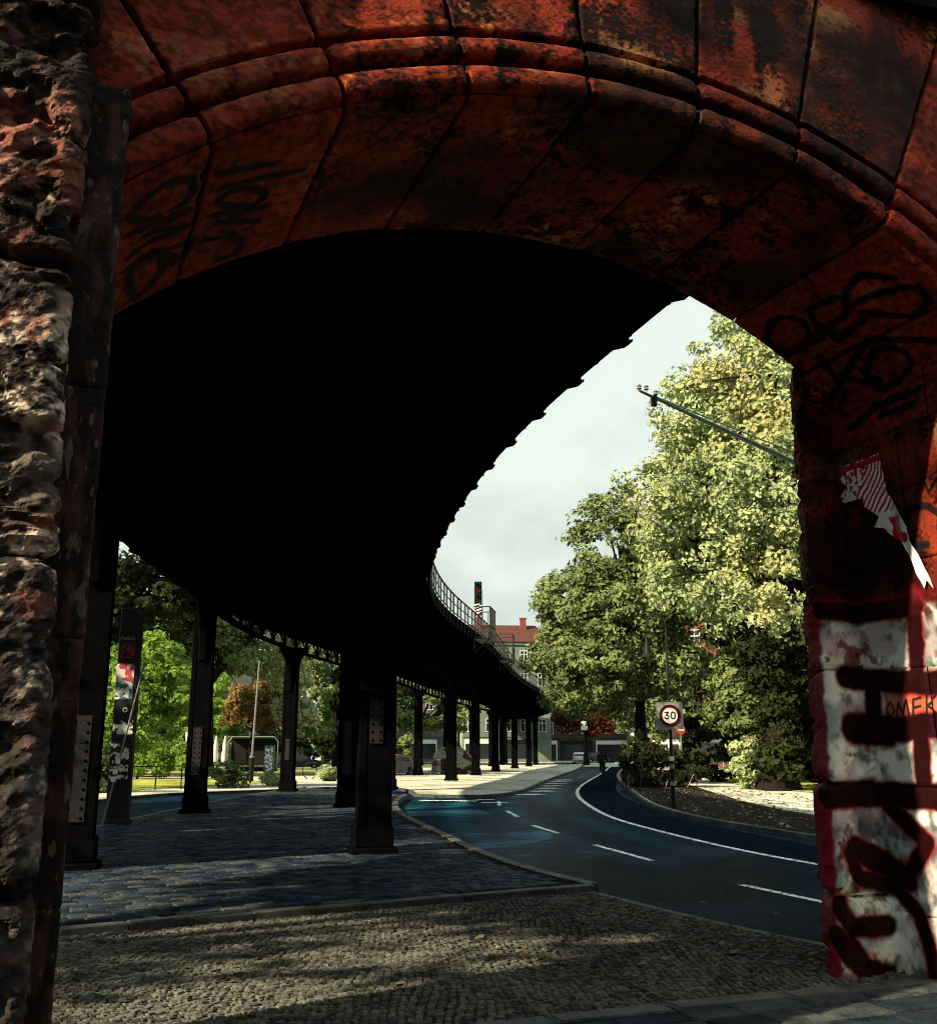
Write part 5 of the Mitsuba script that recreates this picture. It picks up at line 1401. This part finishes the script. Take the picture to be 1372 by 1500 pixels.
def person(label, x, y, rot, jacket, trousers, pose='stand', z=0.0, hair='hair', long_hair=False):
    """faces +x; the body is one mesh, with hair, jacket and trousers over it"""
    t = thing('person', label, 'person')
    to = place(x, y, z, rot)
    J = dict(pel=(0, 0, .95), chest=(0, 0, 1.30), neck=(0, 0, 1.47), head=(.02, 0, 1.62))
    for s, n in ((1, 'l'), (-1, 'r')):
        if pose == 'ride':
            J.update(pel=(-.25, 0, 1.0), chest=(-.10, 0, 1.33), neck=(-.05, 0, 1.50), head=(-.01, 0, 1.65))
            up = n == 'l'
            J[n + 'hip'], J[n + 'knee'], J[n + 'ank'], J[n + 'toe'] = (-.22, .09 * s, .96), (.16 if up else .10, .11 * s, .80 if up else .58), (-.12, .09 * s, .48 if up else .19), (.03, .09 * s, .44 if up else .15)
            J[n + 'sh'], J[n + 'el'], J[n + 'wr'] = (-.08, .19 * s, 1.42), (.06, .27 * s, 1.18), (.26, .25 * s, 1.02)
        else:
            k = .10 * s if pose == 'walk' else 0.0
            J[n + 'hip'], J[n + 'knee'], J[n + 'ank'], J[n + 'toe'] = (0, .09 * s, .93), (k + .03, .10 * s, .50), (k * 1.3, .10 * s, .08), (k * 1.3 + .16, .11 * s, .04)
            J[n + 'sh'], J[n + 'el'], J[n + 'wr'] = (0, .19 * s, 1.40), (-k * .8 - .03, .24 * s, 1.12), (-k + .10, .23 * s, .90)
    B, JK, TR = [], [], []
    B += [(J['pel'], .13, J['chest'], .14), (J['chest'], .13, J['neck'], .065), (J['neck'], .055, J['head'], .09), (J['head'], .095, tuple(np.add(J['head'], (.02, 0, .05))), .095),
          (tuple(np.add(J['head'], (.07, 0, -.02))), .035, tuple(np.add(J['head'], (.105, 0, -.02))), .014)]
    for n in 'lr':
        B += [(J[n + 'hip'], .085, J[n + 'knee'], .055), (J[n + 'knee'], .053, J[n + 'ank'], .04), (J[n + 'ank'], .042, J[n + 'toe'], .03), (J['chest'], .10, J[n + 'sh'], .065), (J[n + 'sh'], .06, J[n + 'el'], .043), (J[n + 'el'], .042, J[n + 'wr'], .03)]
        w, e = np.array(J[n + 'wr']), np.array(J[n + 'el'])
        d = (w - e) / np.linalg.norm(w - e)
        palm = w + d * .06
        B.append((tuple(w), .03, tuple(palm), .03))
        sd = np.cross(d, [0, 1, 0])
        for q in range(4):
            f0 = palm + sd * (.024 - .016 * q)
            f1 = f0 + d * (.04 + .006 * (q in (1, 2)))
            B.append((tuple(f0), .010, tuple(f1), .009))
            B.append((tuple(f1), .009, tuple(f1 + d * .022 - np.array([0, 0, .014])), .008))
        B.append((tuple(w + d * .02 + sd * .025), .011, tuple(w + d * .05 + sd * .052), .009))
        TR += [(J[n + 'hip'], .105, J[n + 'knee'], .075), (J[n + 'knee'], .074, J[n + 'ank'], .062), (J['pel'], .14, J[n + 'hip'], .105)]
        JK += [(J['chest'], .13, J[n + 'sh'], .085), (J[n + 'sh'], .078, J[n + 'el'], .062), (J[n + 'el'], .06, tuple(w - d * .03), .045)]
    JK += [(J['pel'], .165, J['chest'], .165), (J['chest'], .15, tuple(np.add(J['neck'], (0, 0, -.04))), .08)]
    put('body', figure(B, 0.025), 'skin', t, smooth=True, to=to)
    put('trousers', figure(TR, 0.04), trousers, t, smooth=True, to=to)
    put('jacket', figure(JK, 0.04), jacket, t, smooth=True, to=to)
    h = np.array(J['head'])
    hb = [(tuple(h + [-.02, 0, .045]), .105, tuple(h + [-.035, 0, .0]), .10)]
    if long_hair:
        hb.append((tuple(h + [-.05, 0, -.02]), .10, tuple(h + [-.10, 0, -.30]), .07))
    put('hair', figure(hb, 0.03), hair, t, smooth=True, to=to)
    for n in 'lr':
        a_ = np.array(J[n + 'ank'])
        put('shoe', figure([(tuple(a_ + [-.03, 0, -.02]), .055, tuple(np.array(J[n + 'toe'])), .045)], 0.03), 'black_paint', t, smooth=True, to=to)
    return t


RD = math.atan2(26, 4.5)
person('cyclist in black with long dark hair riding away along the bike lane', 8.35, 65.0, RD, 'cloth_dark', 'cloth_dark', 'ride', z=-0.09, long_hair=True)
b = thing('ridden_bicycle', 'black bicycle ridden away down the lane by the long haired cyclist', 'bicycle')
bicycle(b, place(8.35, 65.0, -0.09, RD))
person('person in pale blue walking on the far left pavement', -14.6, 57.5, 2.6, 'cloth_blue', 'cloth_blue', 'walk')
person('person in white top standing at the cafe front right of the tree', 12.6, 64.5, -1.8, 'cloth_white', 'cloth_dark', 'stand')
person('person in dark jacket standing beside the white topped one', 11.9, 63.0, -0.4, 'cloth_dark', 'cloth_white', 'walk')
person('person in pale jacket far off at the corner beyond the road', 19.8, 122.0, 2.0, 'cloth_white', 'cloth_blue', 'walk')
person('person in grey blue by the parked cars on the far left', -19.5, 92.0, 0.4, 'cloth_blue', 'cloth_dark', 'walk')

# left side: rails, posts, hoops
rail = thing('pedestrian_railing', 'low pipe railing along the far kerb at the left', 'railing')
rl = resample(np.array([(-15.6, 42.8), (-13.4, 43.4), (-12.55, 44.6), (-11.7, 46.2)]), 1.25)
for x, y in rl:
    put('railing_post', tube([(x, y, 0), (x, y, 0.98)], 0.03, 8), 'black_paint', rail)
for z in (0.55, 0.96):
    put('rail', tube([(x, y, z) for x, y in rl], 0.022, 8), 'black_paint', rail)
for k, (x, y, lab) in enumerate(((-10.85, 52.0, 'short dark bollard on the pale pavement left of the tall pole'), (-8.35, 59.5, 'dark bollard standing left in the pair beyond the second lit column'), (-7.85, 59.0, 'dark bollard standing right in the pair beyond the second lit column'), (-12.5, 55.0, 'short dark bollard far left on the pavement near the lawn'))):
    t = thing('bollard', lab, 'bollard')
    put('post', tube([(x, y, 0), (x, y, 0.9)], 0.045, 10), 'black_paint', t)
    put('cap', trimesh.creation.icosphere(2, 0.055), 'black_paint', t, smooth=True, to=place(x, y, 0.9))
for x, y, lab in ((-9.2, 60.5, 'round bicycle hoop on the grass beyond the second lit column'), (-6.9, 61.5, 'round bicycle hoop at the right, beside the weeds')):
    t = thing('bicycle_hoop', lab, 'bicycle stand')
    put('hoop', tube([(x + 0.42 * math.cos(a), y, 0.48 + 0.46 * math.sin(a)) for a in np.linspace(-1.2, np.pi + 1.2, 24)], 0.028, 8), 'black_paint', t, smooth=60)
    put('foot_plate', cat(cbox(x - 0.25, x - 0.08, y - 0.06, y + 0.06, 0.0, 0.02, 0.004), cbox(x + 0.08, x + 0.25, y - 0.06, y + 0.06, 0.0, 0.02, 0.004)), 'black_paint', t)
t = thing('street_pole', 'tall thin grey pole with a dark foot between the lit columns', 'pole')
put('foot', tube([(-11.55, 55.5, 0), (-11.55, 55.5, 1.25)], 0.13, 12), 'black_paint', t, smooth=60)
put('shaft', tube([(-11.55, 55.5, 1.25), (-11.4, 55.5, 6.3)], [0.065, 0.04], 10), 'grey_paint', t, smooth=60)
put('collar', tube([(-11.55, 55.5, 1.25), (-11.55, 55.5, 1.33)], 0.145, 12), 'grey_paint', t)

# the post covered in stickers behind the nearest column
SX, SY = -7.55, 22.8
post = thing('sticker_post', 'dark upright post plastered with stickers behind the nearest riveted column', 'post')
put('shaft', cbox(-0.29, 0.20, -0.10, 0.10, 0.0, 4.7, 0.02), 'black_paint', post, to=place(SX, SY, 0.05))
put('foot', cbox(-0.33, 0.24, -0.14, 0.14, 0.0, 0.12, 0.02), 'black_paint', post, to=place(SX, SY, 0.05))
pt = meshkit.text_mesh('Pallas', 0.085, 0.004)
put('lettering', pt, 'grey_paint', post, to=stand(SX - 0.25, SY - 0.1005, 4.02))


def sticker_rgb(c0, c1, f):
    def fn(p, n, uv):
        k = smoothstep(0.48, 0.54, fbm(p.x * f, p.y * f, p.z * f, 3))
        return mix(c0, c1, k)
    return fn


mat('sticker_pink', sticker_rgb((0.62, 0.60, 0.58), (0.40, 0.05, 0.09), 7), 0.6)
mat('sticker_teal', sticker_rgb((0.62, 0.66, 0.64), (0.05, 0.13, 0.15), 9), 0.6)
mat('sticker_black', sticker_rgb((0.016, 0.016, 0.018), (0.55, 0.56, 0.54), 8), 0.6)
mat('sticker_scarlet', sticker_rgb((0.30, 0.02, 0.02), (0.02, 0.01, 0.01), 16), 0.6)
for x0, x1, z0, z1, m_, lab in ((-0.22, 0.10, 3.56, 3.88, 'sticker_scarlet', 'round looking scarlet sticker scrawl'), (-0.28, 0.12, 3.06, 3.44, 'sticker_pink', 'pink and white poster upper half'), (-0.28, 0.12, 2.66, 3.058, 'sticker_teal', 'teal and white poster lower half'),
                                (-0.26, 0.18, 1.9, 2.2, 'sticker_black', 'white scrawled letters on black'), (-0.27, 0.14, 0.95, 1.7, 'sticker_black', 'torn white stickers on black')):
    put('sticker', cbox(x0, x1, -0.106, -0.1005, z0, z1, 0.001), m_, post, to=place(SX, SY, 0.05), label=lab)
put('ring_sticker', disc(0.03, 0.055, 0.004), 'white_paint', post, to=stand(SX - 0.02, SY - 0.1005, 2.48))
sp2 = thing('sign_pole', 'thin leaning pole with small tags beside the sticker post', 'pole')
put('pole', tube([(SX - 0.22, SY - 0.4, 0.05), (SX + 0.42, SY - 0.4, 3.45)], 0.02, 8), 'grey_paint', sp2, smooth=60)
for z in (1.28, 1.06, 0.9):
    put('tag', cbox(-0.05, 0.05, -0.05, -0.034, z, z + 0.11, 0.003), 'white_paint', sp2, to=place(SX - 0.22 + 0.188 * z, SY - 0.4, 0.05))

# kiosk, parasols and boards beyond the lawn
t = thing('dark_shelter', 'dark rounded shelter with a pale frame beyond the lawn', 'shelter')
fr = [(-1.9, 0.0), (-1.9, 2.3), (-1.6, 2.65), (1.6, 2.65), (1.9, 2.3), (1.9, 0.0)]
put('frame', tube([(x, 0, z) for x, z in fr], 0.05, 8), 'grey_paint', t, to=place(-16.6, 80.0, 0, 0.05))
put('back_panel', cbox(-1.82, 1.82, 0.9, 0.98, 0.05, 2.5, 0.01), 'black_paint', t, to=place(-16.6, 80.0, 0, 0.05))
put('roof', cbox(-1.86, 1.86, 0.02, 1.0, 2.52, 2.6, 0.02), 'black_paint', t, to=place(-16.6, 80.0, 0, 0.05))
put('bench', cat(cbox(-1.3, 1.3, 0.4, 0.8, 0.42, 0.48, 0.01), box(-1.1, -1.02, 0.5, 0.7, 0, 0.42), box(1.02, 1.1, 0.5, 0.7, 0, 0.42)), 'wood', t, to=place(-16.6, 80.0, 0, 0.05))
for k, (x, lab) in enumerate(((-19.6, 'left white folded parasol beside the dark shelter'), (-18.9, 'right white folded parasol beside the dark shelter'))):
    t = thing('folded_parasol', lab, 'parasol')
    put('cloth', lathe([(0.0, 2.75), (0.06, 2.7), (0.16, 2.0), (0.24, 0.9), (0.20, 0.75), (0.03, 0.8), (0.0, 0.8)], 14), 'cloth_white', t, smooth=50, to=place(x, 80.5))
    put('pole', tube([(x, 80.5, 0), (x, 80.5, 2.85)], 0.025, 8), 'grey_paint', t)
    put('base', cbox(-0.25, 0.25, -0.25, 0.25, 0, 0.08, 0.01), 'black_paint', t, to=place(x, 80.5))
t = thing('notice_board', 'white notice board on two legs left of the folded parasols', 'board')
put('panel', cbox(-0.95, 0.95, -0.05, 0.05, 1.6, 2.9, 0.02), 'white_paint', t, to=place(-19.0, 73.0))
put('picture', cbox(-0.8, 0.8, -0.062, -0.052, 1.72, 2.78, 0.003), 'sticker_teal', t, to=place(-19.0, 73.0))
for s in (-0.8, 0.8):
    put('leg', box(s - 0.05, s + 0.05, -0.05, 0.05, 0, 1.6), 'black_paint', t, to=place(-19.0, 73.0))
t = thing('teal_cabinet', 'upright teal cabinet at the edge of the lawn by the second column', 'cabinet')
put('body', cbox(-0.32, 0.32, -0.25, 0.25, 0.1, 1.95, 0.03), 'green_paint', t, to=place(-13.2, 69.0))
put('door', cbox(-0.26, 0.26, -0.262, -0.252, 0.25, 1.8, 0.004), 'sticker_teal', t, to=place(-13.2, 69.0))
put('plinth', box(-0.36, 0.36, -0.28, 0.28, 0, 0.1), 'kerb_stone', t, to=place(-13.2, 69.0))

# covered heap under the viaduct
g = np.random.default_rng(3)
hp = trimesh.creation.icosphere(4, 1.0)
v = hp.vertices.copy()
v[:, 2] = np.clip(v[:, 2], -0.1, 2) * (1.0 + 0.0 * v[:, 0])
v = np.sign(v) * np.abs(v) ** np.array([0.72, 0.75, 0.85])
v *= [1.45, 1.1, 1.75]
v += hp.vertex_normals * ((meshkit.fbm(v * 1.4, 4, 6) - 0.5) * 0.55 + (meshkit.fbm(v * np.array([6, 6, 1.5]), 3, 2) - 0.5) * 0.14)[:, None]
hp.vertices = v
t = thing('covered_heap', 'pale tarpaulin covered heap under the viaduct between the far columns', 'heap')
put('tarpaulin', hp, 'tarp', t, smooth=50, to=place(-1.15, 73.5, 0.1))
put('rope', tube([(1.5 * math.cos(a), 1.18 * math.sin(a), 0.62 + 0.05 * math.sin(5 * a)) for a in np.linspace(0, 2 * np.pi, 40)], 0.025, 6, cap=False), 'wood', t, to=place(-1.15, 73.5, 0.1))
t = thing('barrier_fence', 'low mesh barrier standing left of the covered heap', 'barrier')
for z in (0.1, 1.0):
    put('rail', bar((-3.9, 70.5, z), (-1.9, 70.2, z), 0.03), 'grey_paint', t)
for k, q in enumerate(np.linspace(0, 1, 15)):
    put('bar', bar((-3.9 + 2 * q, 70.5 - 0.3 * q, 0.1), (-3.9 + 2 * q, 70.5 - 0.3 * q, 1.0), 0.014), 'grey_paint', t)

# right side: cafe tables, banner, awning, posts
for k, (x, y, r, lab) in enumerate(((13.9, 62.5, 0.1, 'wooden picnic table on the sunlit pavement right of the speed sign'), (16.8, 68.0, 0.3, 'second wooden picnic table farther back along the pavement'))):
    t = thing('picnic_table', lab, 'table')
    to = place(x, y, 0, r)
    for j in range(5):
        put('plank', cbox(-0.9, 0.9, -0.36 + j * 0.145, -0.23 + j * 0.145, 0.72, 0.76, 0.006), 'wood', t, to=to)
    for s in (-1, 1):
        put('bench', cbox(-0.9, 0.9, s * 0.72 - 0.13, s * 0.72 + 0.13, 0.43, 0.47, 0.006), 'wood', t, to=to)
        for e in (-0.65, 0.65):
            put('leg', cat(bar((e, s * 0.2, 0.72), (e, s * 0.62, 0.0), 0.05), box(e - 0.03, e + 0.03, s * 0.1, s * 0.8, 0.36, 0.43)), 'wood', t, to=to)
t = thing('cafe_banner', 'narrow white vertical banner post behind the speed sign pole', 'banner')
put('pole', tube([(11.9, 57.0, 0), (11.9, 57.0, 3.6)], 0.03, 8), 'grey_paint', t)
put('cloth', cbox(11.93, 12.33, 56.98, 57.0, 0.8, 3.4, 0.003), 'sticker_black', t)
t = thing('stop_sign', 'small round orange red sign on a thin post right of the speed sign', 'traffic sign')
put('post', tube([(9.85, 48.0, 0), (9.85, 48.0, 2.75)], 0.03, 8), 'grey_paint', t)
put('face', disc(0, 0.21, 0.012), 'orange_sign', t, to=stand(9.85, 47.95, 2.55))
put('bar', trimesh.creation.extrude_polygon(shapely.box(-0.14, -0.03, 0.14, 0.03), 0.004, engine='earcut'), 'white_paint', t, to=stand(9.85, 47.937, 2.55))
t = thing('cafe_awning', 'red cafe awning on posts behind the parked bicycles', 'awning')
aw = trimesh.convex.convex_hull(np.array([(-2.2, -1.6, 2.55), (2.2, -1.6, 2.55), (-2.2, 0.6, 3.3), (2.2, 0.6, 3.3), (-2.2, -1.6, 2.50), (2.2, -1.6, 2.50), (-2.2, 0.6, 3.25), (2.2, 0.6, 3.25)]))
put('canopy', aw, 'sign_red', t, to=place(18.5, 84.0, 0, -0.3))
put('valance', box(-2.2, 2.2, -1.62, -1.60, 2.25, 2.52), 'cloth_white', t, to=place(18.5, 84.0, 0, -0.3))
for s in (-2.1, 2.1):
    put('post', box(s - 0.04, s + 0.04, -1.55, -1.47, 0, 2.5), 'white_paint', t, to=place(18.5, 84.0, 0, -0.3))
for x, y, h, lab in ((19.0, 112.0, 5.5, 'pale lamp post at the far end right of the white car'), (17.3, 104.0, 4.6, 'white post by the far kerb just left of the cyclist'), (13.2, 118.0, 5.0, 'dark post left of the small white car at the junction')):
    t = thing('street_pole', lab, 'pole')
    put('shaft', tube([(x, y, 0), (x, y, h)], [0.09, 0.05], 10), 'white_paint' if 'dark' not in lab else 'black_paint', t, smooth=60)
    put('sign_plate', cbox(-0.35, 0.35, -0.09, -0.06, h - 1.1, h - 0.1, 0.005), 'white_paint', t, to=place(x, y))
t = thing('hooked_post', 'pale hooked post standing at the right of the ivy trunk', 'post')
put('shaft', tube([(14.9, 43.5, 0), (14.85, 43.5, 1.7)] + [(15.0 - 0.16 * math.cos(a), 43.5, 1.72 + 0.2 * math.sin(a)) for a in np.linspace(0.2, 2.6, 9)], 0.03, 8), 'grey_paint', t, smooth=60)
put('foot', cbox(-0.1, 0.1, -0.1, 0.1, 0, 0.04, 0.005), 'grey_paint', t, to=place(14.9, 43.5))
t = thing('tree_stake', 'pale wooden stake leaning by the young trunk on the right', 'stake')
put('stake', tube([(12.15, 46.5, 0), (11.95, 46.5, 2.1)], 0.05, 8), 'bark_pale', t)
put('tie', tube([(12.0, 46.5, 1.6), (12.4, 46.5, 1.55)], 0.02, 6), 'black_paint', t)
